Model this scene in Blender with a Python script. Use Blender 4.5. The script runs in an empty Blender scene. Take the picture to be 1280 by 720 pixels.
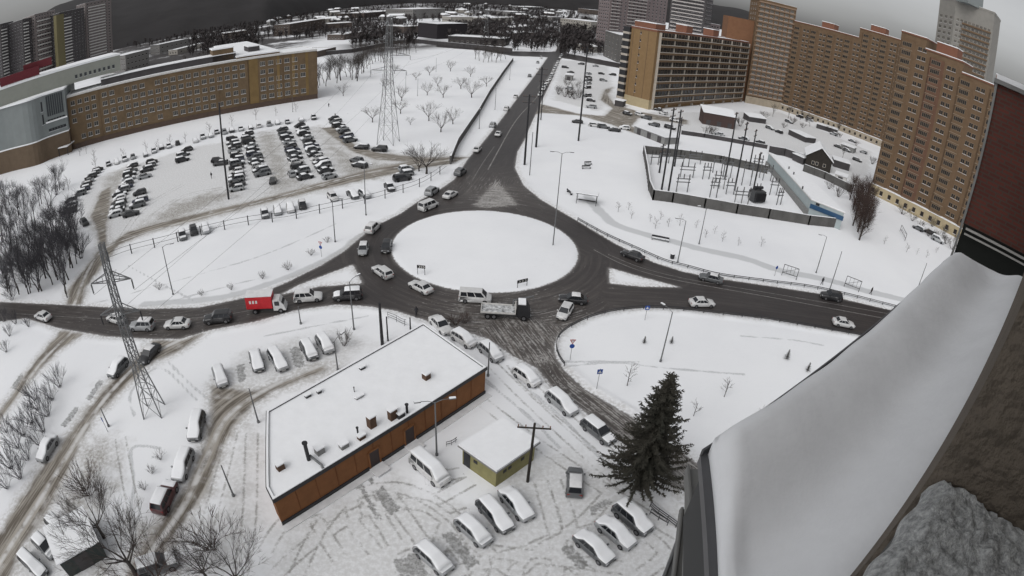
import bpy, bmesh, math, random
import numpy as np
from mathutils import Vector, Matrix
random.seed(7); rng = np.random.default_rng(7)
SC = bpy.context.scene; COL = SC.collection
# ------------------------------------------------------------ camera (wide security camera, equisolid lens)
CAMH = 45.0; PITCH = 0.5161; ROLL = 0.0710; FPX = 717.2
cam = bpy.data.objects.new('camera', bpy.data.cameras.new('camera')); COL.objects.link(cam); SC.camera = cam
cd = cam.data; cd.type = 'PANO'; cd.panorama_type = 'FISHEYE_EQUISOLID'
cd.sensor_width = 36; cd.fisheye_lens = FPX/1280*36; cd.fisheye_fov = math.pi; cd.clip_start = 0.05; cd.clip_end = 30000
cam.matrix_world = Matrix.Translation((0, 0, CAMH)) @ Matrix.Rotation(math.pi/2-PITCH, 4, 'X') @ Matrix.Rotation(ROLL, 4, 'Z')
CM = np.array(cam.matrix_world.to_3x3())
# ------------------------------------------------------------ world, sun, exposure
w = bpy.data.worlds.new('World'); SC.world = w; w.use_nodes = True
nt = w.node_tree; bgn = nt.nodes['Background']
sky = nt.nodes.new('ShaderNodeTexSky'); sky.sky_type = 'NISHITA'; sky.sun_disc = False
SUN_EL, SUN_AZ = math.radians(50), math.radians(216)      # azimuth measured from +Y towards +X
sky.sun_elevation = SUN_EL; sky.sun_rotation = SUN_AZ; sky.dust_density = 4; sky.air_density = 1.0
hs = nt.nodes.new('ShaderNodeHueSaturation'); hs.inputs['Saturation'].default_value = 0.10
nt.links.new(sky.outputs[0], hs.inputs['Color'])
tcw = nt.nodes.new('ShaderNodeTexCoord'); mpw = nt.nodes.new('ShaderNodeMapping'); mpw.inputs['Scale'].default_value = (2, 2, 7)
nzw = nt.nodes.new('ShaderNodeTexNoise'); nzw.inputs['Scale'].default_value = 1.3; nzw.inputs['Detail'].default_value = 5
rmw = nt.nodes.new('ShaderNodeMapRange'); rmw.inputs[1].default_value = .3; rmw.inputs[2].default_value = .7; rmw.inputs[3].default_value = .92; rmw.inputs[4].default_value = 1.1
nt.links.new(tcw.outputs['Generated'], mpw.inputs[0]); nt.links.new(mpw.outputs[0], nzw.inputs['Vector']); nt.links.new(nzw.outputs[0], rmw.inputs[0])
mxw = nt.nodes.new('ShaderNodeMix'); mxw.data_type = 'RGBA'; mxw.blend_type = 'MULTIPLY'; mxw.inputs[0].default_value = 1
nt.links.new(hs.outputs[0], mxw.inputs[6]); nt.links.new(rmw.outputs[0], mxw.inputs[7]); nt.links.new(mxw.outputs[2], bgn.inputs['Color'])
bgn.inputs['Strength'].default_value = 0.15
sl = bpy.data.lights.new('sun', 'SUN'); sl.energy = 0.55; sl.angle = math.radians(60); sl.color = (1.0, .985, .96)
so = bpy.data.objects.new('sun', sl); COL.objects.link(so)
sd = Vector((math.sin(SUN_AZ)*math.cos(SUN_EL), math.cos(SUN_AZ)*math.cos(SUN_EL), math.sin(SUN_EL)))
so.rotation_euler = sd.to_track_quat('Z', 'Y').to_euler(); so.location = sd*200
vs = SC.view_settings; vs.view_transform = 'Standard'; vs.look = 'None'; vs.gamma = 1; vs.exposure = -0.21; vs.use_curve_mapping = False
# ------------------------------------------------------------ lens helpers: a photo pixel -> a point of the place
def ray(px, py):
    x = (np.asarray(px, float)-640)/FPX; y = -(np.asarray(py, float)-360)/FPX
    r = np.hypot(x, y)+1e-9; th = 2*np.arcsin(r/2); s = np.sin(th)/r
    return np.stack([x*s, y*s, -np.cos(th)], -1) @ CM.T
def G(p, z=0.0):
    d = ray(p[0], p[1]); k = (CAMH-z)/-d[2]; return Vector((d[0]*k, d[1]*k, z))
def GG(pts, z=0.0): return [G(p, z) for p in pts]
def hgt(b, t):                                            # height of something standing at pixel b whose top is at pixel t
    g = G(b); d = ray(t[0], t[1]); return CAMH+d[2]*(g.x*d[0]+g.y*d[1])/(d[0]**2+d[1]**2)
def at(px, py, dist):
    d = ray(px, py); k = dist/math.hypot(d[0], d[1]); return Vector((d[0]*k, d[1]*k, CAMH+d[2]*k))
# ------------------------------------------------------------ materials
MATS = {}
def N(t, ty, **kw):
    n = t.nodes.new(ty)
    for k, v in kw.items():
        if k in n.inputs: n.inputs[k].default_value = v
        else: setattr(n, k, v)
    return n
def mat(name, col, rough=.8, var=.12, scale=1.5, metal=0.0, col2=None, bump=0.0, bscale=8, spec=.3, noise2=None):
    if name in MATS: return MATS[name]
    m = bpy.data.materials.new(name); m.use_nodes = True; t = m.node_tree; b = t.nodes['Principled BSDF']
    b.inputs['Roughness'].default_value = rough; b.inputs['Metallic'].default_value = metal; b.inputs['Specular IOR Level'].default_value = spec
    tc = N(t, 'ShaderNodeTexCoord'); nz = N(t, 'ShaderNodeTexNoise', Scale=scale, Detail=5.0, Roughness=.65)
    t.links.new(tc.outputs['Object'], nz.inputs['Vector'])
    rp = N(t, 'ShaderNodeMapRange'); rp.inputs[1].default_value = .3; rp.inputs[2].default_value = .7
    t.links.new(nz.outputs[0], rp.inputs[0])
    mx = N(t, 'ShaderNodeMix', data_type='RGBA'); c = col; c2 = col2 or tuple(x*(1-2*var) for x in c)
    mx.inputs[6].default_value = (*c, 1); mx.inputs[7].default_value = (*c2, 1)
    t.links.new(rp.outputs[0], mx.inputs[0]); t.links.new(mx.outputs[2], b.inputs['Base Color'])
    if bump:
        n2 = N(t, 'ShaderNodeTexNoise', Scale=bscale, Detail=4.0); t.links.new(tc.outputs['Object'], n2.inputs['Vector'])
        bp = N(t, 'ShaderNodeBump', Strength=bump, Distance=.1); t.links.new(n2.outputs[0], bp.inputs['Height']); t.links.new(bp.outputs[0], b.inputs['Normal'])
    MATS[name] = m; return m
def brick(name, c1, c2, mortar, sc=1.0):
    m = bpy.data.materials.new(name); m.use_nodes = True; t = m.node_tree; b = t.nodes['Principled BSDF']; b.inputs['Roughness'].default_value = .9
    tc = N(t, 'ShaderNodeTexCoord'); mp = N(t, 'ShaderNodeMapping'); br = N(t, 'ShaderNodeTexBrick', Scale=sc)
    br.inputs['Color1'].default_value = (*c1, 1); br.inputs['Color2'].default_value = (*c2, 1); br.inputs['Mortar'].default_value = (*mortar, 1)
    br.inputs['Mortar Size'].default_value = .03; br.inputs['Brick Width'].default_value = .5; br.inputs['Row Height'].default_value = .16
    t.links.new(tc.outputs['UV'], mp.inputs[0]); t.links.new(mp.outputs[0], br.inputs['Vector'])
    nz = N(t, 'ShaderNodeTexNoise', Scale=.6, Detail=6.0); t.links.new(tc.outputs['Object'], nz.inputs['Vector'])
    mx = N(t, 'ShaderNodeMix', data_type='RGBA', blend_type='MULTIPLY'); mx.inputs[0].default_value = .5
    t.links.new(br.outputs[0], mx.inputs[6]); t.links.new(nz.outputs[0], mx.inputs[7]); t.links.new(mx.outputs[2], b.inputs['Base Color'])
    MATS[name] = m; return m
SNOW = (.80, .81, .83)
snow_m = mat('snow', SNOW, .65, .03, .8, bump=.25, bscale=3)
snow_d = mat('snow_old', (.70, .70, .71), .7, .09, 1.2, bump=.3, bscale=5)
glass_m = mat('window_glass', (.018, .02, .024), .12, .1, .4, spec=.6)
glass_mid = mat('curtained_glass', (.03, .03, .032), .25, .3, .35, spec=.5, col2=(.16, .15, .13))
white_m = mat('white_frame', (.62, .61, .59), .6)
dark_m = mat('dark_metal', (.03, .03, .033), .5, .15)
steel_m = mat('galvanised_steel', (.16, .165, .17), .5, .15)
grey_m = mat('grey_concrete', (.24, .24, .235), .9, .12)
rub_m = mat('tyre_rubber', (.012, .012, .013), .8)
rim_m = mat('wheel_rim', (.22, .22, .23), .35, metal=.6)
bark_m = mat('bark', (.06, .052, .048), .9, .15, 3)
twig_m = mat('twigs', (.075, .065, .06), .9, .15, 3)
twigb_m = mat('blue_grey_twigs', (.085, .082, .09), .9, .15, 3)
brownleaf_m = mat('brown_leaf_twigs', (.075, .05, .042), .9, .25, 1)
wood_m = mat('dark_wood', (.035, .03, .026), .9, .15)
# ------------------------------------------------------------ mesh builder
class MB:
    def __init__(s): s.v = []; s.f = []; s.m = []; s.uv = None
    def add(s, vs, fs, mi=0):
        o = len(s.v); s.v += [tuple(v) for v in vs]; s.f += [tuple(i+o for i in f) for f in fs]; s.m += [mi]*len(fs)
    def box(s, x0, x1, y0, y1, z0, z1, mi=0, M=None):
        vs = [Vector(p) for p in ((x0,y0,z0),(x1,y0,z0),(x1,y1,z0),(x0,y1,z0),(x0,y0,z1),(x1,y0,z1),(x1,y1,z1),(x0,y1,z1))]
        if M is not None: vs = [M @ v for v in vs]
        s.add(vs, [(0,3,2,1),(4,5,6,7),(0,1,5,4),(1,2,6,5),(2,3,7,6),(3,0,4,7)], mi)
    def bar(s, a, b, w=.1, h=None, mi=0):                 # box bar from a to b
        a = Vector(a); b = Vector(b); h = h or w; d = (b-a)
        if d.length < 1e-6: return
        d.normalize(); up = Vector((0,0,1)) if abs(d.z) < .95 else Vector((1,0,0))
        x = d.cross(up).normalized()*w/2; y = x.cross(d).normalized()*h/2
        vs = [a-x-y, a+x-y, a+x+y, a-x+y, b-x-y, b+x-y, b+x+y, b-x+y]
        s.add(vs, [(0,1,2,3),(7,6,5,4),(0,4,5,1),(1,5,6,2),(2,6,7,3),(3,7,4,0)], mi)
    def tube(s, pts, rad, n=8, mi=0, cap=True):
        pts = [Vector(p) for p in pts]; rad = rad if isinstance(rad, (list, tuple)) else [rad]*len(pts)
        o = len(s.v); L = len(pts)
        for i, p in enumerate(pts):
            d = (pts[min(i+1, L-1)]-pts[max(i-1, 0)]); d.normalize()
            up = Vector((0,0,1)) if abs(d.z) < .9 else Vector((1,0,0)); x = d.cross(up).normalized(); y = d.cross(x)
            for k in range(n):
                a = 2*math.pi*k/n; s.v.append(tuple(p+(x*math.cos(a)+y*math.sin(a))*rad[i]))
        for i in range(L-1):
            for k in range(n):
                s.f.append((o+i*n+k, o+i*n+(k+1)%n, o+(i+1)*n+(k+1)%n, o+(i+1)*n+k)); s.m.append(mi)
        if cap and n > 3:
            s.f.append(tuple(o+k for k in range(n))[::-1]); s.m.append(mi)
            s.f.append(tuple(o+(L-1)*n+k for k in range(n))); s.m.append(mi)
    def prism(s, poly, z0, z1, mi=0, mtop=None):
        n = len(poly); a = sum(poly[i][0]*poly[(i+1)%n][1]-poly[(i+1)%n][0]*poly[i][1] for i in range(n))
        if a < 0: poly = poly[::-1]
        vs = [(p[0],p[1],z0) for p in poly]+[(p[0],p[1],z1) for p in poly]
        s.add(vs, [(i,(i+1)%n,n+(i+1)%n,n+i) for i in range(n)]+[tuple(range(n))[::-1]], mi)
        s.add([(p[0],p[1],z1) for p in poly], [tuple(range(n))], mi if mtop is None else mtop)
    def loft(s, secs, mi=0, cap=True, closed=True):
        n = len(secs[0]); o = len(s.v)
        for q in secs: s.v += [tuple(p) for p in q]
        for i in range(len(secs)-1):
            for k in range(n if closed else n-1):
                s.f.append((o+i*n+k, o+i*n+(k+1)%n, o+(i+1)*n+(k+1)%n, o+(i+1)*n+k)); s.m.append(mi)
        if cap:
            s.f.append(tuple(o+k for k in range(n))[::-1]); s.m.append(mi); s.f.append(tuple(o+(len(secs)-1)*n+k for k in range(n))); s.m.append(mi)
    def mesh(s, name, mats, smooth=False, uv=False):
        me = bpy.data.meshes.new(name); me.from_pydata(s.v, [], s.f)
        for m in (mats if isinstance(mats, (list, tuple)) else [mats]): me.materials.append(m)
        if any(s.m): me.polygons.foreach_set('material_index', s.m)
        if smooth: me.polygons.foreach_set('use_smooth', [True]*len(me.polygons))
        if uv:
            l = me.uv_layers.new(name='UVMap')
            for p in me.polygons:
                n = p.normal
                for li in p.loop_indices:
                    c = me.vertices[me.loops[li].vertex_index].co
                    if abs(n.z) > .7: l.data[li].uv = (c.x, c.y)
                    else:
                        t = Vector((-n.y, n.x, 0)).normalized(); l.data[li].uv = (c.dot(t), c.z)
        me.update(); return me
    def build(s, name, mats, parent=None, smooth=False, uv=False, bevel=0):
        me = s.mesh(name, mats, smooth, uv); o = bpy.data.objects.new(name, me); COL.objects.link(o); o.parent = parent
        if bevel:
            b = o.modifiers.new('bevel', 'BEVEL'); b.width = bevel; b.segments = 2; b.limit_method = 'ANGLE'
        return o
def obj(name, me, parent=None, M=None):
    o = bpy.data.objects.new(name, me); COL.objects.link(o); o.parent = parent
    if M is not None: o.matrix_world = M
    return o
def tag(o, label, cat, group=None):
    o['label'] = label; o['category'] = cat
    if group: o['group'] = group
    return o
def thing(name, label, cat, loc=(0,0,0), rz=0, group=None):
    o = bpy.data.objects.new(name, None); COL.objects.link(o); o.location = loc; o.rotation_euler = (0,0,rz); o.empty_display_size = .3
    return tag(o, label, cat, group)
def struct(o, kind='structure'): o['kind'] = kind; return o
def duptree(root, loc=None, rz=None, sc=None):
    r = root.copy(); COL.objects.link(r)
    if loc is not None: r.location = loc
    if rz is not None: r.rotation_euler = (0,0,rz)
    if sc is not None: r.scale = (sc,sc,sc) if not isinstance(sc, tuple) else sc
    for c in root.children:
        k = c.copy(); COL.objects.link(k); k.parent = r
        for g in c.children:
            h = g.copy(); COL.objects.link(h); h.parent = k
    return r
def nth(i):
    i += 1; return '%d%s' % (i, 'th' if 10 <= i % 100 <= 20 else {1:'st',2:'nd',3:'rd'}.get(i % 10, 'th'))
# ------------------------------------------------------------ GROUND: one sheet, fine near, coarse far, with the road distances stored on it
def W2(pts): return np.array([[G(p).x, G(p).y] for p in pts])
def dens(poly, step=12):                                   # straight pixel edges -> world curves of the lens
    out = []
    n = len(poly)
    for i in range(n):
        a = np.array(poly[i], float); b = np.array(poly[(i+1)%n], float); k = max(1, int(np.hypot(*(b-a))/step))
        for j in range(k): out.append(tuple(a+(b-a)*j/k))
    return out
def smooth_line(pts, per=6, closed=False):
    P = np.array(pts, float); n = len(P); out = []
    rngi = range(n if closed else n-1)
    for i in rngi:
        if closed: p0, p1, p2, p3 = P[i-1], P[i], P[(i+1)%n], P[(i+2)%n]
        else: p0, p1, p2, p3 = P[max(i-1,0)], P[i], P[i+1], P[min(i+2,n-1)]
        for j in range(per):
            t = j/per; out.append(.5*((2*p1)+(-p0+p2)*t+(2*p0-5*p1+4*p2-p3)*t*t+(-p0+3*p1-3*p2+p3)*t**3))
    if not closed: out.append(P[-1])
    return np.array(out)
rr = [17.0]
while rr[-1] < 260: rr.append(rr[-1]*1.0055)
while rr[-1] < 900: rr.append(rr[-1]*1.012)
while rr[-1] < 16000: rr.append(rr[-1]*1.06)
rr = np.array(rr); NA = 470; aa = np.radians(np.linspace(-92, 80, NA)); NR = len(rr)
RRg, AAg = np.meshgrid(rr, aa, indexing='ij'); GX = (RRg*np.sin(AAg)).ravel(); GY = (RRg*np.cos(AAg)).ravel(); GP = np.stack([GX, GY], 1)
def seg_dist(poly, closed=True, pts=None, ret_param=False):
    pts = GP if pts is None else pts; P = np.asarray(poly, float); n = len(P); best = np.full(len(pts), 1e9); al = np.zeros(len(pts)); L = 0.0
    sgn = np.zeros(len(pts)); 
    for i in range(n if closed else n-1):
        a = P[i]; b = P[(i+1)%n]; d = b-a; l2 = d@d
        if l2 < 1e-9: continue
        t = np.clip(((pts-a)@d)/l2, 0, 1); q = pts-a-t[:, None]*d; dd = (q*q).sum(1); m = dd < best
        best[m] = dd[m]
        if ret_param: al[m] = L+t[m]*math.sqrt(l2)
        L += math.sqrt(l2)
    best = np.sqrt(best)
    return (best, al) if ret_param else best
def inside(poly, pts=None):
    pts = GP if pts is None else pts; P = np.asarray(poly, float); n = len(P); c = np.zeros(len(pts), bool)
    for i in range(n):
        a = P[i]; b = P[(i+1)%n]
        if a[1] == b[1]: continue
        k = ((a[1] > pts[:,1]) != (b[1] > pts[:,1])) & (pts[:,0] < (b[0]-a[0])*(pts[:,1]-a[1])/(b[1]-a[1])+a[0]); c ^= k
    return c
def sdf(pix=None, world=None, smooth=True):
    if world is None:
        world = W2(dens(pix))
    P = np.asarray(world); d = np.full(len(GP), -1e3)
    lo = P.min(0)-25; hi = P.max(0)+25; m = ((GP > lo) & (GP < hi)).all(1)
    dd = seg_dist(P, True, GP[m]); s = inside(P, GP[m]); d[m] = np.where(s, dd, -dd); return d
def line_d(world):
    P = np.asarray(world); d = np.full(len(GP), 1e3); lo = P.min(0)-12; hi = P.max(0)+12; m = ((GP > lo) & (GP < hi)).all(1)
    d[m] = seg_dist(P, False, GP[m]); return d
ISL_C = np.array([-.12152283, 2.09102059])*45; ISL_R = .37572*45
road_px = [(690,64),(668,95),(645,125),(622,155),(600,182),(585,198),(568,224),(545,240),(525,250),(500,267),(470,282),(450,297),(430,314),(402,331),(360,352),(320,369),(250,384),(175,386),(100,382),(40,379),(-5,377),
 (-5,403),(32,398),(75,411),(135,421),(190,424),(225,424),(262,413),(320,402),(370,388),(420,381),(460,383),(495,389),(532,401),(570,411),(610,424),(640,445),(670,460),(690,484),(722,508),(740,524),(770,547),(800,572),(850,612),(900,650),
 (900,600),(850,563),(815,540),(790,521),(760,503),(732,487),(705,462),(696,447),(693,435),(697,421),(710,410),(735,397),(765,389),(802,385),(840,386),(890,391),(960,399),(1080,420),(1240,455),
 (1240,415),(1120,389),(1025,367),(960,357),(890,347),(852,339),(815,327),(770,305),(720,275),(677,250),(655,232),(644,210),(647,190),(656,175),(662,160),(677,127),(690,100),(700,76),(706,66)]
d_road = sdf(road_px)
for q in ([(692,68),(702,50),(708,25),(714,10),(718,8),(716,25),(713,50),(708,68)], [(545,59),(600,63),(640,70),(700,72),(790,88),(790,82),(700,65),(640,64),(600,58),(545,54)]):
    d_road = np.maximum(d_road, sdf(q))
d_isl = ISL_R-np.hypot(GP[:,0]-ISL_C[0], GP[:,1]-ISL_C[1])
spl = [[(441,331),(372,357),(352,368),(400,358),(452,354)], [(762,335),(762,354),(800,358),(850,359),(800,346)], [(621,221),(588,257),(610,262),(650,256)]]
d_spl = [sdf(q) for q in spl]
d_road = np.minimum(d_road, -d_isl)
for q in d_spl[:2]: d_road = np.minimum(d_road, -q)
slush_px = [
 [(225,424),(262,413),(225,440),(195,452),(175,470),(150,492),(125,517),(105,546),(88,588),(62,635),(30,682),(15,725),(-40,790),(-60,730),(0,662),(28,615),(52,583),(87,540),(115,502),(140,475),(170,447),(190,424)],
 [(75,411),(32,465),(0,512),(-20,540),(-20,556),(5,521),(30,489),(50,463),(75,438),(105,418),(135,421)],
 [(82,382),(84,362),(112,327),(122,312),(121,290),(112,272),(125,240),(140,232),(138,260),(134,285),(136,306),(160,289),(212,275),(275,260),(320,250),(400,228),(460,212),(520,200),(560,196),(590,196),(560,206),(530,210),(480,220),(420,233),(320,257),(250,275),(185,291),(150,306),(130,331),(108,360),(104,382)],
 [(445,181),(470,190),(520,196),(560,196),(520,203),(470,200),(440,190),(420,175),(400,160),(420,158)],
 [(659,131),(677,130),(722,142),(755,145),(765,135),(750,125),(755,112),(768,108),(760,118),(768,130),(800,140),(860,150),(860,156),(800,147),(790,158),(830,168),(830,175),(790,166),(765,156),(722,144),(677,141),(660,146)],
 [(262,480),(320,487),(400,455),(420,460),(385,474),(345,489),(305,520),(280,560),(262,610),(228,660),(200,695),(180,730),(150,730),(165,700),(190,668),(207,640),(235,600),(250,560),(262,520)],
 [(850,563),(800,540),(770,520),(800,572),(850,620)]]
d_slush = np.full(len(GP), -1e3)
for q in slush_px: d_slush = np.maximum(d_slush, sdf(q))
pack_px = [[(95,255),(110,228),(135,215),(240,184),(400,156),(445,178),(500,190),(570,192),(560,206),(500,216),(420,238),(320,262),(200,290),(140,312),(112,290)],
 [(335,665),(480,590),(600,640),(660,560),(740,560),(860,640),(870,760),(330,760)],
 [(262,470),(330,430),(430,410),(470,430),(430,460),(330,490),(280,500)], [(300,530),(332,520),(332,640),(300,720),(240,720)],
 [(700,75),(760,78),(770,125),(750,140),(690,125)], [(790,140),(975,140),(1090,190),(1085,235),(960,185),(840,165)], [(30,640),(140,690),(100,740),(-30,740)], [(130,470),(175,432),(60,585),(48,580)]]
d_pack = np.full(len(GP), -1e3)
for q in pack_px: d_pack = np.maximum(d_pack, sdf(q))
path_lines = [([(735,246),(748,262),(768,280),(800,291),(830,299),(880,312),(930,323),(975,338),(1035,350),(1085,364),(1150,380)], 1.3),
 ([(525,258),(500,274),(455,293),(420,318),(360,346),(280,371),(180,380)], .9), ([(140,310),(250,370)], .0)]
lane_px = [[(322,166),(342,163),(368,225),(380,232),(345,240),(335,215)], [(132,222),(152,212),(162,206),(146,240),(134,262)], [(175,284),(215,255),(270,238),(300,243),(250,262),(215,276)], [(395,160),(425,185),(455,205),(520,203),(480,222),(430,222),(412,190)], [(104,548),(150,556),(140,600),(128,640),(95,680),(55,668),(70,630),(88,590)], [(168,640),(250,640),(215,720),(120,720),(150,680)]]
d_lane = np.full(len(GP), -1e3)
for q in lane_px: d_lane = np.maximum(d_lane, sdf(q))
d_wood = np.full(len(GP), -1e3)
for q in ([(112,78),(140,98),(175,100),(215,90),(300,72),(360,62),(400,48),(440,40),(520,18),(560,16),(640,26),(690,40),(700,20),(700,6),(640,4),(560,3),(440,4),(330,8),(285,20),(200,34)], [(720,60),(748,64),(752,30),(735,12),(725,12),(716,40)], [(440,72),(520,62),(560,58),(540,48),(430,56)]): d_wood = np.maximum(d_wood, sdf(q))
d_path = np.full(len(GP), -1e3)
for ln, hw in path_lines[:2]: d_path = np.maximum(d_path, hw-line_d(smooth_line(W2(ln))))
# trodden foot tracks and wheel ruts: distance to their centre lines
foot = [[(200,560),(165,560),(167,600),(163,640)], [(110,382),(180,362),(320,322),(420,280)], [(160,332),(250,380)], [(335,345),(200,380)], [(168,520),(164,490),(200,460),(246,500)], [(690,454),(760,452),(830,460),(930,468)], [(700,462),(735,455),(800,452)],
 [(640,470),(700,520),(770,590),(860,660)], [(400,160),(440,140),(520,120),(560,110),(630,92)], [(420,120),(500,110),(560,95),(640,85)], [(210,452),(240,482),(262,500)], [(560,420),(575,440)], [(926,420),(990,425),(1030,432)], [(330,420),(460,395)], [(600,470),(660,520),(700,560)]]
d_foot = np.full(len(GP), 1e3)
for ln in foot: d_foot = np.minimum(d_foot, line_d(smooth_line(W2(ln))))
rutA = [[(345,720),(375,690),(450,640),(520,630),(560,650),(620,700),(650,720)], [(430,640),(470,690)], [(455,615),(495,680)], [(395,650),(425,700)], [(640,720),(660,690),(720,660),(760,620)], [(676,600),(690,650),(700,690),(690,730)],
 [(560,720),(600,705),(680,690),(740,720)], [(530,600),(580,590)], [(545,625),(590,600)], [(250,530),(262,570),(240,620),(190,690)], [(600,500),(680,560),(770,620),(850,670)], [(315,540),(312,640),(300,720)], [(555,665),(600,720)], [(640,455),(665,485),(735,545),(790,590)],
 [(590,640),(560,655),(545,700)], [(150,545),(180,690)]]
rutB = [[(370,720),(400,660),(440,620),(500,610),(560,640),(600,690),(600,720)], [(480,608),(530,680)], [(640,720),(700,675),(780,660),(830,690),(800,720)], [(692,600),(712,660),(690,700)], [(240,250),(300,240),(360,230)], [(190,270),(230,245),(280,235)], [(150,300),(180,260),(230,230)],
 [(330,690),(360,650),(420,630)], [(500,700),(560,680),(620,690),(700,700),(780,710)], [(615,455),(655,495),(720,555),(800,625)], [(290,540),(275,600),(250,690)], [(430,595),(445,650)], [(590,415),(640,430),(665,455)], [(600,400),(660,420),(672,450),(700,490)], [(650,405),(680,430),(690,480)]]
rA = np.full(len(GP), 1e3); rB = rA.copy()
def rut_d(ln):
    P = smooth_line(W2(ln)); d = np.full(len(GP), 1e3); lo = P.min(0)-3; hi = P.max(0)+3; m = ((GP > lo) & (GP < hi)).all(1); q = GP[m]
    dd, al_ = seg_dist(P, False, q, True); Lt = np.hypot(*np.diff(P, axis=0).T).sum(); dd = np.where((al_ < .01) | (al_ > Lt-.01), 9.0, dd); d[m] = dd; return d
for ln in rutA: rA = np.minimum(rA, rut_d(ln))
for ln in rutB: rB = np.minimum(rB, rut_d(ln))
bare = [[(295,456),(305,455),(308,476),(298,478)], [(361,435),(375,433),(382,457),(369,460)], [(130,477),(112,502),(107,499),(124,474)], [(100,510),(82,535),(76,531),(94,508)], [(467,616),(478,607),(502,636),(488,645)], [(552,668),(566,664),(600,705),(585,712)], [(700,685),(712,680),(738,706),(725,714)],
 [(490,700),(520,690),(540,720),(500,724)], [(735,635),(760,622),(765,628),(740,645)], [(446,605),(452,603),(478,650),(470,650)], [(30,470),(20,488),(14,484),(26,466)], [(455,590),(460,588),(470,604),(464,606)]]
d_bare = np.full(len(GP), -1e3)
for q in bare: d_bare = np.maximum(d_bare, sdf(q))
# direction of travel (along / across) for wheel streaks
th = np.linspace(0, 2*np.pi, 90); circ_l = np.stack([ISL_C[0]+22*np.cos(th), ISL_C[1]+22*np.sin(th)], 1)
cls = [circ_l] + [smooth_line(W2(q)) for q in ([(700,62),(684,95),(662,130),(640,165),(612,205)], [(-10,389),(100,397),(200,404),(300,388),(380,370),(430,345)], [(760,360),(850,365),(960,378),(1120,404),(1240,435)], [(650,260),(700,290),(760,318),(850,352)],
 [(640,400),(672,440),(700,480),(750,520),(800,560),(870,620)], [(235,420),(180,450),(130,500),(90,560),(50,625),(5,695),(-30,750)], [(90,415),(50,455),(20,500),(-10,540)], [(92,382),(120,322),(160,298),(320,254),(460,216),(570,199)], [(400,457),(345,480),(285,520),(255,580),(225,640),(170,715)], [(668,138),(722,143),(790,160),(860,153)], [(560,240),(600,190)])]
al = np.zeros(len(GP)); ac = np.full(len(GP), 1e6)
for i, c in enumerate(cls):
    lo = c.min(0)-40; hi = c.max(0)+40; m = ((GP > lo) & (GP < hi)).all(1)
    d, a = seg_dist(c, False, GP[m], True); cur = ac[m]; k = d < cur; idx = np.where(m)[0][k]; ac[idx] = d[k]; al[idx] = a[k]+i*137
ac = np.minimum(ac, 200)
# relief: ploughed banks beside the roads, domed island, faint drifts
def vn(x, y, s, seed=0):
    x = x/s; y = y/s; return (np.sin(x*1.3+seed)*np.cos(y*1.7+seed*2)+np.sin(x*2.9+y*2.1+seed*3)*.5+np.sin(x*5.3-y*4.7+seed)*.3)/1.8
GZ = .02*vn(GX, GY, 9)
bank = np.exp(-((d_road+1.0)/.55)**2)*(.16+.10*vn(GX, GY, 1.7, 2)); bank[np.abs(d_road) > 6] = 0
bank *= (np.maximum(d_slush, d_path) < -1.0)
GZ += bank
GZ = np.where(d_isl > 0, .14*np.clip(d_isl/.35, 0, 1)+.35*np.clip(d_isl/10, 0, 1), GZ)
for q in d_spl[:2]: GZ = np.where(q > 0, .10*np.clip(q/.35, 0, 1), GZ)
GZ = np.where(d_road > 0, 0, GZ)
GZ = np.where(RRg.ravel() > 900, 0, GZ)
me_v = np.stack([GX, GY, GZ], 1)
ii, jj = np.meshgrid(np.arange(NR-1), np.arange(NA-1), indexing='ij')
q0 = (ii*NA+jj).ravel(); F = np.stack([q0, q0+NA, q0+NA+1, q0+1], 1)
fc = lambda a: a[F].mean(1)
is_road = fc(d_road) > 0; is_sl = (~is_road) & (fc(d_slush) > 0); is_path = (~is_road) & (~is_sl) & (fc(d_path) > 0); is_isl = (~is_road) & (fc(d_isl) > 0); is_pack = ~(is_road | is_sl | is_path | is_isl) & (fc(d_pack) > 0)

def split_loose(o, names):
    if o.name.split('.')[0] not in names or o.type != 'MESH': return
    me = o.data; n = len(me.vertices)
    if n == 0 or n > 6000: return
    p = list(range(n))
    def f(x):
        while p[x] != x: p[x] = p[p[x]]; x = p[x]
        return x
    for e in me.edges:
        a_, b_ = f(e.vertices[0]), f(e.vertices[1]); p[a_] = b_
    groups = {}
    for i in range(n): groups.setdefault(f(i), []).append(i)
    if len(groups) < 2 or len(groups) > 100: return
    co = [v.co.copy() for v in me.vertices]; polys = {}
    for q in me.polygons: polys.setdefault(f(q.vertices[0]), []).append((tuple(q.vertices), q.material_index))
    base = o.name.split('.')[0]
    for k, (g, idx) in enumerate(groups.items()):
        mp = {v: i for i, v in enumerate(idx)}; m2 = bpy.data.meshes.new(base); ps = polys.get(g, []); m2.from_pydata([co[v] for v in idx], [], [tuple(mp[v] for v in t_) for t_, _ in ps])
        for mt in me.materials: m2.materials.append(mt)
        if ps: m2.polygons.foreach_set('material_index', [mi for _, mi in ps])
        if k == 0: o.data = m2
        else:
            c = bpy.data.objects.new(base, m2); COL.objects.link(c); c.parent = o.parent; c.matrix_local = o.matrix_local.copy()
dj = np.zeros(len(GP))
for (p, r, a) in (((650,425), 14, 1.0), ((700,430), 12, 1.0), ((740,510), 14, 1.0), ((600,405), 12, .8), ((200,405), 30, .55), ((100,395), 25, .5), ((330,385), 22, .4), ((620,240), 14, .7), ((780,380), 16, .35), ((690,330), 10, .35), ((960,375), 40, .1), ((670,110), 60, .12), ((830,570), 12, 1.2)):
    g = G(p); dj = np.maximum(dj, a*np.exp(-((GP[:,0]-g.x)**2+(GP[:,1]-g.y)**2)/(2*r*r)*1.2))
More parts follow.
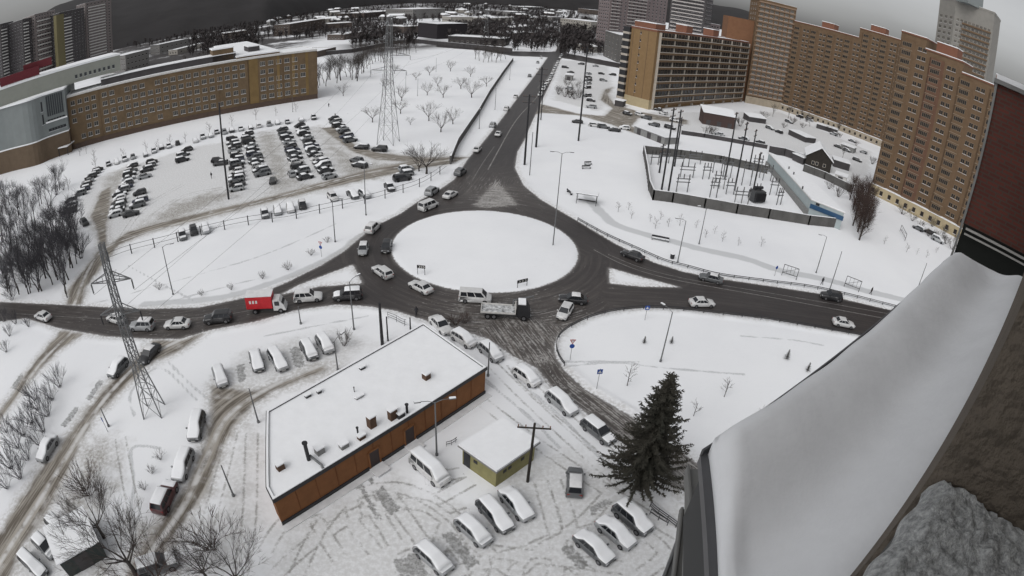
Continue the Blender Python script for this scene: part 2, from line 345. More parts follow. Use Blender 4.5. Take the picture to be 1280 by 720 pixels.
for q in (d_spl[2],): dj = np.maximum(dj, np.clip(q/2+.5, 0, 1)*1.3)
ATT = dict(road=d_road, slush=d_slush, pack=d_pack, path=d_path, foot=d_foot, ruta=rA, rutb=rB, bare=d_bare, along=al, across=ac, dirt=dj, isl=d_isl, wood=d_wood, lane=d_lane)
gm = bpy.data.materials.new('snow_and_road'); gm.use_nodes = True; t = gm.node_tree; B = t.nodes['Principled BSDF']; Lk = t.links.new
def A(nm): return N(t, 'ShaderNodeAttribute', attribute_name=nm).outputs['Fac']
def MA(op, a, b=None, c=None):
    n = N(t, 'ShaderNodeMath', operation=op)
    for i, v in enumerate((a, b, c)):
        if v is None: continue
        if isinstance(v, (int, float)): n.inputs[i].default_value = v
        else: Lk(v, n.inputs[i])
    return n.outputs[0]
def SS(v, lo, hi, a=0.0, b=1.0):
    n = N(t, 'ShaderNodeMapRange', interpolation_type='SMOOTHSTEP'); Lk(v, n.inputs[0])
    for i, x in enumerate((lo, hi, a, b)): n.inputs[i+1].default_value = x
    return n.outputs[0]
def NZ(sc, det=4.0, vec=None, ro=.6):
    n = N(t, 'ShaderNodeTexNoise', Scale=sc, Detail=det, Roughness=ro); Lk(vec or tcg.outputs['Object'], n.inputs['Vector']); return n.outputs[0]
def MX(f, a, b):
    n = N(t, 'ShaderNodeMix', data_type='RGBA')
    if isinstance(f, (int, float)): n.inputs[0].default_value = f
    else: Lk(f, n.inputs[0])
    for i, v in ((6, a), (7, b)):
        if isinstance(v, tuple): n.inputs[i].default_value = (*v, 1)
        else: Lk(v, n.inputs[i])
    return n.outputs[2]
tcg = N(t, 'ShaderNodeTexCoord')
n_big = NZ(.03, 5); n_mid = NZ(.35, 5); n_fine = NZ(2.2, 5); n_vf = NZ(7, 3)
cx = N(t, 'ShaderNodeCombineXYZ'); Lk(MA('MULTIPLY', A('along'), .07), cx.inputs[0]); Lk(MA('MULTIPLY', A('across'), 1.5), cx.inputs[1]); streak = NZ(1.0, 4, cx.outputs[0])
cx2 = N(t, 'ShaderNodeCombineXYZ'); Lk(MA('MULTIPLY', A('along'), .3), cx2.inputs[0]); Lk(MA('MULTIPLY', A('across'), 4.0), cx2.inputs[1]); streak2 = NZ(1.0, 3, cx2.outputs[0])
c = MX(SS(n_big, .35, .7), SNOW, (.74, .75, .775)); c = MX(SS(n_fine, .55, .8, 0, .35), c, (.66, .67, .69))
pk = MA('MULTIPLY', SS(MA('ADD', A('pack'), MA('MULTIPLY', MA('SUBTRACT', n_mid, .5), 9)), -1.5, 2.5), SS(n_fine, .30, .62, .35, 1))
c = MX(MA('MULTIPLY', pk, .62), c, (.47, .465, .455))
c = MX(MA('MULTIPLY', SS(MA('ADD', A('path'), MA('MULTIPLY', MA('SUBTRACT', n_mid, .5), 1.2)), -.3, .4), .6), c, (.40, .41, .42))
c = MX(MA('MULTIPLY', SS(MA('ADD', A('lane'), MA('MULTIPLY', MA('SUBTRACT', n_mid, .5), 12)), -3, 4), SS(n_fine, .3, .65, .3, .85)), c, (.215, .195, .165))
ft = MA('MULTIPLY', SS(MA('ADD', A('foot'), MA('MULTIPLY', MA('SUBTRACT', n_mid, .5), .8)), .30, .10), SS(n_vf, .35, .6, .25, 1))
c = MX(MA('MULTIPLY', ft, .7), c, (.36, .37, .38))
edge_d = MA('MULTIPLY', SS(MA('ADD', MA('MAXIMUM', A('road'), A('slush')), MA('MULTIPLY', MA('SUBTRACT', n_mid, .5), 2.2)), -1.7, -.1), SS(n_fine, .36, .62, .1, .6))
c = MX(MA('MULTIPLY', edge_d, SS(A('isl'), .3, -.3)), c, (.40, .385, .365))
wd_n = NZ(.012, 8, None, .75)
c = MX(MA('MULTIPLY', SS(A('wood'), -20, 20), SS(wd_n, .62, .50)), c, (.045, .04, .04))
for nm in ('ruta', 'rutb'):
    r = MA('ABSOLUTE', MA('SUBTRACT', A(nm), .74)); k = MA('MULTIPLY', SS(MA('ADD', r, MA('MULTIPLY', MA('SUBTRACT', n_vf, .5), .45)), .22, .03), SS(MA('ADD', MA('MULTIPLY', n_fine, .5), MA('MULTIPLY', n_mid, .5)), .40, .60, .05, .85))
    c = MX(k, c, (.27, .265, .255))
br = MA('MULTIPLY', SS(MA('ADD', A('bare'), MA('MULTIPLY', MA('SUBTRACT', n_fine, .5), 1.1)), -.12, .2), SS(MA('ADD', MA('MULTIPLY', n_vf, .5), MA('MULTIPLY', n_fine, .5)), .30, .66, .25, .9))
c = MX(br, c, (.17, .17, .165))
sl_c = MX(SS(MA('ADD', MA('MULTIPLY', streak, .65), MA('MULTIPLY', streak2, .35)), .40, .60), (.115, .098, .080), (.33, .305, .270))
sl_c = MX(MA('MULTIPLY', SS(A('across'), .55, .12), SS(n_mid, .38, .55, .15, .85)), sl_c, (.60, .595, .59))
sl_c = MX(SS(n_mid, .52, .72, 0, .6), sl_c, (.55, .54, .53))
c = MX(SS(MA('ADD', A('slush'), MA('MULTIPLY', MA('SUBTRACT', n_mid, .5), 2.2)), -.35, .9), c, sl_c)
asp = MX(n_mid, (.025, .0215, .022), (.040, .035, .035))
wt = SS(MA('ADD', MA('MULTIPLY', streak, .7), MA('MULTIPLY', streak2, .3)), .44, .64)
asp = MX(MA('MULTIPLY', wt, .25), asp, (.070, .063, .060))
asp = MX(MA('MULTIPLY', A('dirt'), MA('ADD', MA('MULTIPLY', wt, .45), .30)), asp, (.165, .148, .135))
asp = MX(MA('MULTIPLY', SS(MA('ADD', MA('MULTIPLY', A('dirt'), .22), MA('ADD', MA('MULTIPLY', streak2, .7), MA('MULTIPLY', n_fine, .35))), .70, .86), .6), asp, (.50, .49, .475))
asp = MX(SS(MA('ADD', A('road'), MA('MULTIPLY', n_mid, 1.1)), 1.3, .55, 0, .7), asp, (.18, .17, .165))
rd = SS(MA('ADD', A('road'), MA('MULTIPLY', MA('SUBTRACT', n_fine, .5), .7)), -.12, .22)
c = MX(rd, c, asp)
Lk(c, B.inputs['Base Color']); rgh = SS(rd, 0, 1, .7, .45); Lk(rgh, B.inputs['Roughness']); B.inputs['Specular IOR Level'].default_value = .3
bp = N(t, 'ShaderNodeBump', Strength=.45, Distance=.12)
Lk(MA('ADD', MA('MULTIPLY', n_mid, .7), MA('SUBTRACT', MA('MULTIPLY', n_fine, .35), MA('ADD', MA('MULTIPLY', ft, .4), MA('MULTIPLY', rd, .1)))), bp.inputs['Height']); Lk(bp.outputs[0], B.inputs['Normal'])
def piece(name, mask):
    f = F[mask]; u, inv = np.unique(f, return_inverse=True); inv = inv.reshape(f.shape)
    me = bpy.data.meshes.new(name); me.vertices.add(len(u)); me.vertices.foreach_set('co', me_v[u].astype(np.float32).ravel())
    me.loops.add(f.size); me.loops.foreach_set('vertex_index', inv.ravel().astype(np.int32)); me.polygons.add(len(f))
    me.polygons.foreach_set('loop_start', np.arange(0, f.size, 4, dtype=np.int32)); me.polygons.foreach_set('loop_total', np.full(len(f), 4, dtype=np.int32))
    me.update(calc_edges=True); me.polygons.foreach_set('use_smooth', [True]*len(f))
    for k, v in ATT.items():
        a = me.attributes.new(k, 'FLOAT', 'POINT'); a.data.foreach_set('value', np.clip(v[u], -60, 3000).astype(np.float32))
    me.materials.append(gm); o = bpy.data.objects.new(name, me); COL.objects.link(o); return struct(o)
piece('road', is_road); piece('side_road', is_sl); piece('footpath', is_path); piece('roundabout_island', is_isl); piece('car_park', is_pack); piece('ground', ~(is_road|is_sl|is_path|is_isl|is_pack))
# ground below and behind the camera, out of the picture
mb = MB(); mb.box(-16000, 16000, -9000, 2, -1.6, -1.2); struct(mb.build('ground_behind', snow_m))
# distant wooded hills
hill_m = mat('wooded_hill', (.016, .0145, .015), .95, .2, .012, col2=(.028, .026, .027), bump=.3, bscale=.05)
def hill(name, d0f, d1, azs, elf, seed):
    nA = 140; nD = 14; az = np.radians(np.linspace(azs[0], azs[1], nA)); V = []; Fs = []
    for i in range(nD):
        tt = i/(nD-1); h = math.sin(min(1, tt*1.25)*math.pi/2)
        for j, a in enumerate(az):
            d0 = d0f(math.degrees(a)); d = d0+(d1-d0)*tt**1.5; e = elf(math.degrees(a)); z = (CAMH+d1*math.tan(math.radians(e)))*(h*.5+.5*tt*tt if tt < 1 else 1)*(1+.05*math.sin(a*31+seed)+.03*math.sin(a*83+seed)) - 3
            z += 5*vn(np.array(d*math.sin(a)), np.array(d*math.cos(a)), 60, seed)*tt
            V.append((d*math.sin(a), d*math.cos(a), float(z)))
    for i in range(nD-1):
        for j in range(nA-1): Fs.append((i*nA+j, i*nA+j+1, (i+1)*nA+j+1, (i+1)*nA+j))
    me = bpy.data.meshes.new(name); me.from_pydata(V, [], Fs); me.materials.append(hill_m); me.polygons.foreach_set('use_smooth', [True]*len(Fs)); return struct(obj(name, me))
hill('hills', lambda a: 1050 if a < -26 else 1050+(a+26)*85 if a < -12 else 2240, 5200, (-62, 14), lambda a: 3.6 if a > -42 else 3.6-(-42-a)*.13, 1)
hill('hills', lambda a: 3000, 6500, (8, 75), lambda a: 1.5, 4)

# worn painted lines on the asphalt
lm_ = mat('worn_road_paint', (.30,.29,.28), .6, .2, 1.2, col2=(.10,.095,.09))
def ribbon(name, pts, w_, z=.012):
    P = smooth_line(W2(pts), 8); mb = MB(); V = []
    for i, p in enumerate(P):
        d = P[min(i+1, len(P)-1)]-P[max(i-1, 0)]; d = d/np.hypot(*d); n = np.array([-d[1], d[0]])*w_/2; V += [(p[0]-n[0], p[1]-n[1], z), (p[0]+n[0], p[1]+n[1], z)]
    mb.add(V, [(2*i, 2*i+2, 2*i+3, 2*i+1) for i in range(len(P)-1)]); return struct(mb.build(name, lm_))

for q, w_ in (([(690,100),(668,125),(652,142),(640,158),(622,190),(610,212)], .3), ([(693,78),(688,92),(672,110)], .3), ([(618,183),(604,203),(590,226)], .15), ([(742,312),(775,329),(815,343),(865,354),(960,371),(1110,399)], .18), ([(760,318),(800,334),(850,347),(900,356),(960,366),(1115,393)], .14), ([(20,392),(150,399),(250,397),(330,385)], .12)): ribbon('road_marking', q, w_)
# ------------------------------------------------------------ BUILDINGS
def unit(a, b):
    d = (Vector(b)-Vector(a)); d.z = 0; L = d.length; return d/L, L
def win_mesh(wd, ht, kind, panes=1, gl=None):
    key = ('win', round(wd, 2), round(ht, 2), kind, panes)
    if key in MATS: return MATS[key]
    m = MB(); f = .07
    m.box(-wd/2+.02, wd/2-.02, -.04, .035, .02, ht-.02, 1)
    m.box(-wd/2, wd/2, -.04, .06, 0, f, 0); m.box(-wd/2, wd/2, -.04, .06, ht-f, ht, 0)
    for i in range(panes+1):
        x = -wd/2+f/2+(wd-f)*i/panes; m.box(x-f/2, x+f/2, -.04, .062, f, ht-f, 0)
    if kind == 'bay': m.box(-wd/2-.5, wd/2+.5, -.04, .14, -1.16, -.98, 0)
    elif kind != 'loggia': m.box(-wd/2-.08, wd/2+.08, -.04, .16, -.09, -.02, 2)
    me = m.mesh('window', [frame_cur[0], gl or frame_cur[1], snow_m]); MATS[key] = me; return me
frame_cur = [mat('dull_frame', (.20,.17,.14), .8), glass_m]
class Bld:
    def __init__(s, name, label, cat, poly, group=None):
        c = sum((Vector((p[0], p[1], 0)) for p in poly), Vector())/len(poly)
        s.root = thing(name, label, cat, c, 0, group); s.c = c; s.W = []; s.poly = [Vector((p[0]-c.x, p[1]-c.y)) for p in poly]
    def L(s, p): return Vector((p[0]-s.c.x, p[1]-s.c.y, p[2] if len(p) > 2 else 0))
    def body(s, h, m, roof=True, par=.5, uv=False, z0=-.5, rm=None):
        b = MB(); b.prism([tuple(p) for p in s.poly], z0, h); b.build('wall', m, s.root, uv=uv)
        if roof:
            a = sum(s.poly[i].x*s.poly[(i+1)%len(s.poly)].y-s.poly[(i+1)%len(s.poly)].x*s.poly[i].y for i in range(len(s.poly)))
            P = s.poly if a > 0 else s.poly[::-1]; n = len(P)
            def off(d):
                out = []
                for i in range(n):
                    e0 = (P[i]-P[i-1]).normalized(); e1 = (P[(i+1)%n]-P[i]).normalized(); n0 = Vector((-e0.y, e0.x)); n1 = Vector((-e1.y, e1.x)); bs = (n0+n1); bs = bs/max(.25, bs.length_squared)*2; out.append(P[i]+bs*d)
                return out
            pr = MB(); o1, i1 = off(-.15), off(.25)
            for i in range(n):
                j = (i+1) % n; vs = [(o1[i].x, o1[i].y), (o1[j].x, o1[j].y), (i1[j].x, i1[j].y), (i1[i].x, i1[i].y)]
                pr.add([(x, y, h-.1) for x, y in vs]+[(x, y, h+par) for x, y in vs], [(0,1,5,4),(1,2,6,5),(2,3,7,6),(3,0,4,7),(4,5,6,7)])
            pr.build('parapet', rm or m, s.root)
            sn = MB(); i2 = off(.24); sn.prism([tuple(p) for p in i2], h+.01, h+par*.6); 
            for i in range(n):
                j = (i+1) % n; vs = [(o1[i].x, o1[i].y), (o1[j].x, o1[j].y), (i1[j].x, i1[j].y), (i1[i].x, i1[i].y)]
                sn.add([(x, y, h+par+.004) for x, y in vs]+[(x, y, h+par+.12) for x, y in vs], [(0,1,5,4),(1,2,6,5),(2,3,7,6),(3,0,4,7),(4,5,6,7)])
            sn.build('roof_snow', snow_m, s.root)
    def win(s, a, u, x, z, wd, ht, kind='w', panes=1, out=0.0):      # a: edge start (world), u: unit along, x along, outward is to the right of u
        nrm = Vector((u.y, -u.x, 0)); p = Vector((a[0], a[1], 0))+u*x+nrm*out; p.z = z
        ang = math.atan2(u.y, u.x)+math.pi; s.W.append((p, ang, win_mesh(wd, ht, kind, panes)))
    def grid(s, a, b, z0, dz, rows, cols, wd, ht, m0=1.5, panes=2, skip=0.0, kind='w', out=0.0):
        u, L = unit(a, b)
        for r in range(rows):
            for c in range(cols):
                if skip and random.random() < skip: continue
                s.win(a, u, m0+(L-2*m0)*(c+.5)/cols, z0+r*dz, wd, ht, kind, panes, out)
    def finish(s, cap=100):
        s.W.sort(key=lambda w: (w[0]-Vector((0, 0, CAMH))).length); byme = {}
        for i, (p, ang, me) in enumerate(s.W):
            M = Matrix.Translation(p-s.c) @ Matrix.Rotation(ang, 4, 'Z')
            if i < cap:
                o = bpy.data.objects.new('window', me); COL.objects.link(o); o.parent = s.root; o.matrix_local = M
            else: byme.setdefault(me.name, []).append(M)
        if byme:
            V = []; Fc = []; MI = []; mats = None
            ml = []
            for k, Ms in byme.items():
                me = bpy.data.meshes[k]; co = np.array([v.co[:] for v in me.vertices]); fs = [tuple(p.vertices) for p in me.polygons]; mi = [p.material_index for p in me.polygons]
                base = []
                for x in me.materials:
                    if x not in ml: ml.append(x)
                    base.append(ml.index(x))
                for M in Ms:
                    o = len(V); A3 = np.array(M); V += (co@A3[:3,:3].T+A3[:3,3]).tolist(); Fc += [tuple(i+o for i in f) for f in fs]; MI += [base[i] for i in mi]
            me = bpy.data.meshes.new('windows'); me.from_pydata(V, [], Fc)
            for x in ml: me.materials.append(x)
            me.polygons.foreach_set('material_index', MI); o = obj('windows', me, s.root); o['kind'] = 'stuff'
        return s.root
def rect(a, b, depth):                                     # footprint: front edge a->b (seen from the camera left to right), depth going away
    a = Vector((a[0], a[1], 0)); b = Vector((b[0], b[1], 0)); u = (b-a).normalized(); n = Vector((-u.y, u.x, 0)); m = (a+b)/2
    if n.dot(m) < 0: n = -n
    return [a, b, b+n*depth, a+n*depth]
ochre_m = mat('ochre_brick', (.225, .145, .072), .9, .08, .8); ochre_pale = mat('pale_plaster', (.40, .33, .21), .9, .08, .8)
brown_m = mat('brown_brick', (.150, .098, .059), .9, .10, .5); brown2_m = mat('red_brown_brick', (.19, .085, .055), .9, .1, .5)
cream_m = mat('cream_plaster', (.36, .31, .24), .9, .12, .5); sch_m = mat('tan_brick', (.165, .115, .068), .9, .18, .25)
par_m = mat('pale_parapet', (.42, .38, .33), .85, .1, .7); slate_m = mat('grey_cladding', (.20, .22, .22), .7, .06, .3)
tower_m = mat('warm_grey_wall', (.20, .175, .17), .9, .1, .4); dgrey_m = mat('dark_grey_wall', (.075, .07, .072), .9, .15, .3)
red_m = mat('red_sheet', (.13, .02, .028), .6, .1); blue_m = mat('blue_trim', (.03, .08, .16), .5, .1)
pale_metal = mat('pale_blue_metal', (.34, .39, .40), .5, .06, .5)
# ---- ochre ten-storey block
a, b = G((810,137)), G((925,127)); dirn = (b-a).normalized(); b = a+dirn*98
fp = rect(a, b, 13.4); B0 = Bld('apartment_block', 'ochre ten-storey apartment block with long pale balcony bands and a blank gable', 'apartment block', fp)
B0.body(35.2, ochre_m, par=.8, rm=brown2_m); u, L = unit(a, b); nr = Vector((u.y, -u.x, 0)); n_in = -nr
if (a-Vector((0,0,0))).dot(nr) > 0: nr = -nr; 
fl = 3.35
for r in range(10):
    z = 1.9+r*fl
    mb = MB(); ang = math.atan2(u.y, u.x)
    M = Matrix.Translation(B0.L((a.x, a.y, 0))) @ Matrix.Rotation(ang, 4, 'Z'); sgn = -1
    mb.box(2.0, L-.6, -1.35, .0, z-.12, z+.06, 0, M); mb.box(2.0, L-.6, -1.42, -1.34, z-.15, z+.80, 0, M); mb.box(2.0, L-.6, -1.47, -1.28, z+.805, z+1.02, 1, M)
    mb.build('balcony', [brown_m, mat('pale_sill', (.60,.56,.50), .85)], B0.root)
mb = MB()
for i in range(9):
    x = 2.0+(L-2.6)*i/8; mb.box(x-.08, x+.08, -1.36, .02, .1, 35.0, 0, M)
mb.build('balcony_divider', par_m, B0.root)
for r in range(10):
    for i in range(32):
        B0.win(a, u, 2.0+(L-2.6)*(i+.5)/32, 2.9+r*fl, 2.5, 2.1, 'loggia', 2, .7)
mb = MB(); mb.box(-.12, 2.0, -.12, 13.52, -.3, 4.2, 0, M); mb.build('plinth', ochre_pale, B0.root)
e0, e1 = Vector(fp[3]), Vector(fp[0]); ue, Le = unit(e0, e1)
for r in range(9): B0.win(e0, ue, 5.2, 6.2+r*fl, .7, 1.1, 'w', 1)
mb = MB()
for x in (4.2, 8.5, 12.2): mb.box(-.05, .05, x-.12, x+.12, 4.2, 35, 0, M)
mb.build('panel_joint', brown_m, B0.root)
# small balconies at the far side of the gable
mb = MB()
for r in range(10): mb.box(-1.3, .3, 13.5, 17.0, 1.9+r*fl, 2.9+r*fl, 0, M); mb.box(-1.2, .2, 13.5, 16.9, 2.9+r*fl, 1.9+(r+1)*fl, 1, M)
mb.build('side_balcony', [par_m, dark_m], B0.root)
def topped(name, x0, x1, y0, y1, z0, z1, M, m, root, th=.3):
    mb = MB(); mb.box(x0, x1, y0, y1, z0, z1, 0, M); o = mb.build(name, m, root); mb = MB(); mb.box(x0-.1, x1+.1, y0-.1, y1+.1, z1+.003, z1+th, 0, M); mb.build('snow_cap', snow_m, o)
for x in (30, 58): topped('lift_house', x, x+6, 3, 9, 35.2, 39.5, M, brown2_m, B0.root)
topped('stair_head', -.02, 8, 1, 12, 35.2, 38.6, M, brown2_m, B0.root); B0.finish()
# ---- brick tower at its right end
ta, tb = G((931,128)), G((976,137)); tb = ta+(tb-ta).normalized()*24
T = Bld('tower_block', 'brown brick residential tower rising between the ochre block and the long brown block', 'tower block', rect(ta, tb, 16)); T.body(62, brown_m, par=1.2)
frame_cur[:] = [par_m, glass_mid]
T.grid(ta, tb, 6, 2.95, 19, 7, 2.2, 1.6, 1.0, 3); p4 = rect(ta, tb, 16); T.grid(p4[3], p4[0], 6, 2.95, 19, 3, 1.2, 1.3, 2)
mb = MB(); u, L = unit(ta, tb); M = Matrix.Translation(T.L((ta.x, ta.y, 0))) @ Matrix.Rotation(math.atan2(u.y, u.x), 4, 'Z')
for r in range(20): mb.box(.4, L-.4, -.7, -.002, 5.0+r*2.95, 5.9+r*2.95, 0, M)
mb.build('loggia_band', mat('brown_panel', (.26, .18, .125), .9, .1, .5), T.root)
mb = MB(); mb.box(-.2, L+.2, -.9, -.002, -.3, 4.3, 0, M); mb.build('plinth', cream_m, T.root)
mb = MB(); mb.box(-16, -.05, 3, 15, -.3, 49, 0, M); mb.build('lower_wing', mat('orange_brick', (.19, .095, .052), .9, .1, .5), T.root); T.finish()
# ---- long brown blocks (far one, near one)
def long_block(name, label, a, b, depth, secs, nx, near):
    D = Bld(name, label, 'apartment block', rect(a, b, depth)); u, L = unit(a, b); ang = math.atan2(u.y, u.x)
    M = Matrix.Translation(D.L((a.x, a.y, 0))) @ Matrix.Rotation(ang, 4, 'Z'); fh = 3.0
    for (x0, x1, h) in secs:
        mb = MB(); mb.box(x0*L, x1*L, .0, depth, -.5, h, 0, M); mb.build('wall', brown_m, D.root)
        mb = MB(); mb.box(x0*L-.1, x1*L+.1, -.25, depth+.1, h+.003, h+.5, 0, M); mb.box(x0*L-.05, x1*L+.05, -.2, depth, h+.503, h+.75, 1, M); mb.build('roof', [brown2_m, snow_m], D.root)
    mw = L/nx; 
    for k in range(nx):
        xc = (k+.5)*mw; h = [s[2] for s in secs if s[0] <= xc/L <= s[1]][0]; nf = int((h-4.0)/fh); lg = mw*.50; z0 = 4.1
        x0 = k*mw+.25; x1 = x0+lg
        bay = MB(); d = 1.15
        vs = [(x0, 0), (x0+.9, -d), (x1-.9, -d), (x1, 0)]
        P = [M @ Vector((x, y, 0)) for x, y in vs]
        bay.prism([(p.x, p.y) for p in P], z0-.4, z0+nf*fh, 0); bay.build('loggia_bay', mat('reddish_brick', (.140, .078, .052), .9, .1, .5) if (near and k % 3 == 1) else brown_m, D.root)
        for r in range(nf):
            zz = z0+r*fh
            D.win(a, u, (x0+x1)/2, zz+1.0, x1-x0-2.3, 1.45, 'bay', 5 if near else 3, d+.003)
            for q in ((.18, .5) if near else (.2, .62)): D.win(a, u, x1+.4+(mw-lg)*q+.3, zz+.9, 1.5, 1.4, 'w', 2)
    mb = MB(); mb.box(-.1, L+.1, -1.5, -.003, -.4, 3.6, 0, M); mb.box(-.1, L+.1, -1.55, -.003, 3.603, 3.8, 1, M); mb.build('ground_floor', [ochre_pale if near else cream_m, snow_m], D.root)
    n = int(L/3.4)
    for i in range(n): D.win(a, u, (i+.5)*L/n, .9, 1.3, 1.6, 'w', 1, 1.51)
    for x, wd in ((.22, 8), (.62, 9), (.88, 6)):
        h = [s[2] for s in secs if s[0] <= x <= s[1]][0]; topped('lift_house', x*L, x*L+wd, 3, 10, h, h+4.2, M, brown2_m, D.root)
    return D.finish()
frame_cur[:] = [mat('beige_frame', (.27, .215, .16), .8), mat('shaded_glass', (.012, .012, .012), .4, .3, .5, col2=(.05, .042, .035), spec=.15)]
long_block('apartment_block', 'long brown brick apartment block with rows of loggias behind the black wooden house', G((976,137)), Vector((196, 251.8, 0)), 15, [(0,.55,54.5),(.55,1.0,60)], 7, False)
na, nb = G((1087,240)), Vector((150.5, 114, 0))
frame_cur[:] = [mat('beige_frame', (.27, .215, .16), .8), mat('shaded_glass2', (.012, .012, .012), .4, .3, .5, col2=(.04, .034, .03), spec=.15)]
for k in [k for k in MATS if isinstance(k, tuple)]: del MATS[k]
long_block('apartment_block', 'nearest brown brick apartment block with bowed loggias and cream ground floor beside the red wall', na, nb, 14, [(0,.17,57.5),(.17,.42,54),(.42,1,50.5)], 5, True)
# ---- tall tower behind
p = at(1188,60,320); q = at(1236,75,315); pl = at(1169,50,332)
frame_cur[:] = [par_m, glass_mid]
for k in [k for k in MATS if isinstance(k, tuple)]: del MATS[k]
ha, hb = Vector((p.x, p.y, 0)), Vector((q.x, q.y, 0)); uu = (hb-ha).normalized(); hz = at(1241,26,315).z
H6 = Bld('tower_block', 'tall pale grey tower standing behind the long brown block at the right', 'tower block', [ha, hb, hb+Vector((-uu.y, uu.x, 0))*22, Vector((pl.x, pl.y, 0))]); H6.body(hz+4, mat('pale_grey_wall', (.25, .24, .22), .9, .08, .4), par=1)
H6.grid(ha, hb, 30, 3, int((hz-32)/3), 9, 1.7, 1.5, 1.0, 2); H6.grid(Vector((pl.x, pl.y, 0)), ha, 30, 3, int((hz-32)/3), 3, 2.6, 1.7, .6, 2)
mb = MB(); c = (ha+hb)/2-H6.c; mb.box(c.x-8, c.x+4, c.y-2, c.y+8, hz+4, hz+11); mb.build('lift_house', slate_m, H6.root)
mb = MB(); M = Matrix.Translation(H6.L((ha.x, ha.y, 0))) @ Matrix.Rotation(math.atan2(uu.y, uu.x), 4, 'Z'); LL = (hb-ha).length
for r in range(int((hz-32)/3)): mb.box(5, LL-1, -.9, -.003, 29+r*3, 29.9+r*3, 0, M)
mb.build('loggia_band', brown_m, H6.root); H6.finish()
# ---- school
frame_cur[:] = [mat('white_frame2', (.52, .50, .46), .6), mat('school_glass', (.02,.02,.022), .15, .1, .25, col2=(.09,.085,.075))]
for k in [k for k in MATS if isinstance(k, tuple)]: del MATS[k]
s0, s1, s2, s3 = G((92,187)), G((130,176)), G((320,131)), G((397,123))
s2 = s1.lerp(s3, .68); u, L = unit(s1, s3); base = s1; n = Vector((-u.y, u.x, 0))
if n.y < 0: n = -n
hs_ = 21.0
poly = [s0, s1, s2, s3, s3+n*22, s2+n*18, s1+n*16, s0+n*16]
S = Bld('school_building', 'long five-storey tan brick school building beside the big car park', 'school', poly)
S.body(hs_, sch_m, par=.7, rm=white_m)
S.grid(s1, s2, 3.4, 3.5, 5, 19, 2.1, 1.85, .8, 3, .06); S.grid(s2, s3, 3.4, 3.5, 5, 6, 2.2, 1.85, 4.5, 3, .1); S.grid(s0, s1, 3.4, 3.5, 5, 4, 1.9, 1.8, .8, 2, .1)
mb = MB(); 
for (e0, e1) in ((s1, s2), (s2, s3), (s0, s1)):
    uu, LL = unit(e0, e1); M = Matrix.Translation(S.L((e0.x, e0.y, 0))) @ Matrix.Rotation(math.atan2(uu.y, uu.x), 4, 'Z')
    mb.box(0, LL, -.25, -.003, -.4, 2.0, 0, M); mb.box(0, LL, -.4, -.003, hs_+.1, hs_+.5, 1, M)
    k = max(1, int(LL/12))
    for i in range(k+1): mb.box(i*LL/k-.12, i*LL/k+.12, -.12, -.004, 2, hs_, 2, M)
mb.build('plinth', [mat('brown_plinth', (.10, .07, .055), .9), white_m, brown_m], S.root)
mb = MB(); uu, LL = unit(s2, s3); M = Matrix.Translation(S.L((s2.x, s2.y, 0))) @ Matrix.Rotation(math.atan2(uu.y, uu.x), 4, 'Z')
mb.box(-14, -5, 6, 16, hs_, hs_+5.5, 0, M); mb.box(-14.3, -4.7, 5.7, 16.3, hs_+5.503, hs_+6, 1, M); mb.box(-4, 14.5, 3, 85, -.4, hs_+1.2, 0, M); mb.box(-4.3, 14.8, 2.7, 85.3, hs_+1.203, hs_+1.8, 1, M); mb.box(3, 8, 14, 26, hs_+1.8, hs_+4, 3, M); mb.box(2.7, 8.3, 13.7, 26.3, hs_+4.003, hs_+4.4, 1, M)
mb.build('attic', [sch_m, snow_m, white_m, dgrey_m], S.root)
mb = MB(); och = mat('ochre_facade', (.21,.14,.06), .9, .15, .3)
for x0, x1 in ((.3, 4.2), (12.5, 13.6), (19, 20.2), (25, 26.2)): mb.box(x0, x1, -.06, -.004, 2.1, hs_, 0, M)
mb.build('facade_strip', och, S.root)
mb = MB(); uu, LL = unit(s1, s2); M = Matrix.Translation(S.L((s1.x, s1.y, 0))) @ Matrix.Rotation(math.atan2(uu.y, uu.x), 4, 'Z')
mb.box(1, LL-4, 6.0, 13.5, hs_+.1, hs_+3.0, 0, M); mb.box(.7, LL-3.7, 5.6, 13.9, hs_+3.003, hs_+3.3, 1, M); mb.build('roof_storey', [dgrey_m, snow_m], S.root)
S.finish()
# porch by the school corner
pa, pb = G((88,193)), G((74,196)); mb = MB(); M = Matrix.Translation(pb) @ Matrix.Rotation(math.atan2((pa-pb).y, (pa-pb).x), 4, 'Z')
r0 = thing('entrance_canopy', 'snow-covered sloping entrance canopy between the grey annex and the school', 'canopy', pb)
mb.box(0, 4.6, 0, 12, 3.2, 3.5, 0, Matrix.Rotation(math.atan2((pa-pb).y, (pa-pb).x), 4, 'Z')); mb.build('roof_slab', snow_m, r0)
mb = MB()
for x in (.2, 4.4):
    for y in (.2, 11.8): mb.box(x-.12, x+.12, y-.12, y+.12, 0, 3.2, 0, Matrix.Rotation(math.atan2((pa-pb).y, (pa-pb).x), 4, 'Z'))
mb.build('post', dark_m, r0)
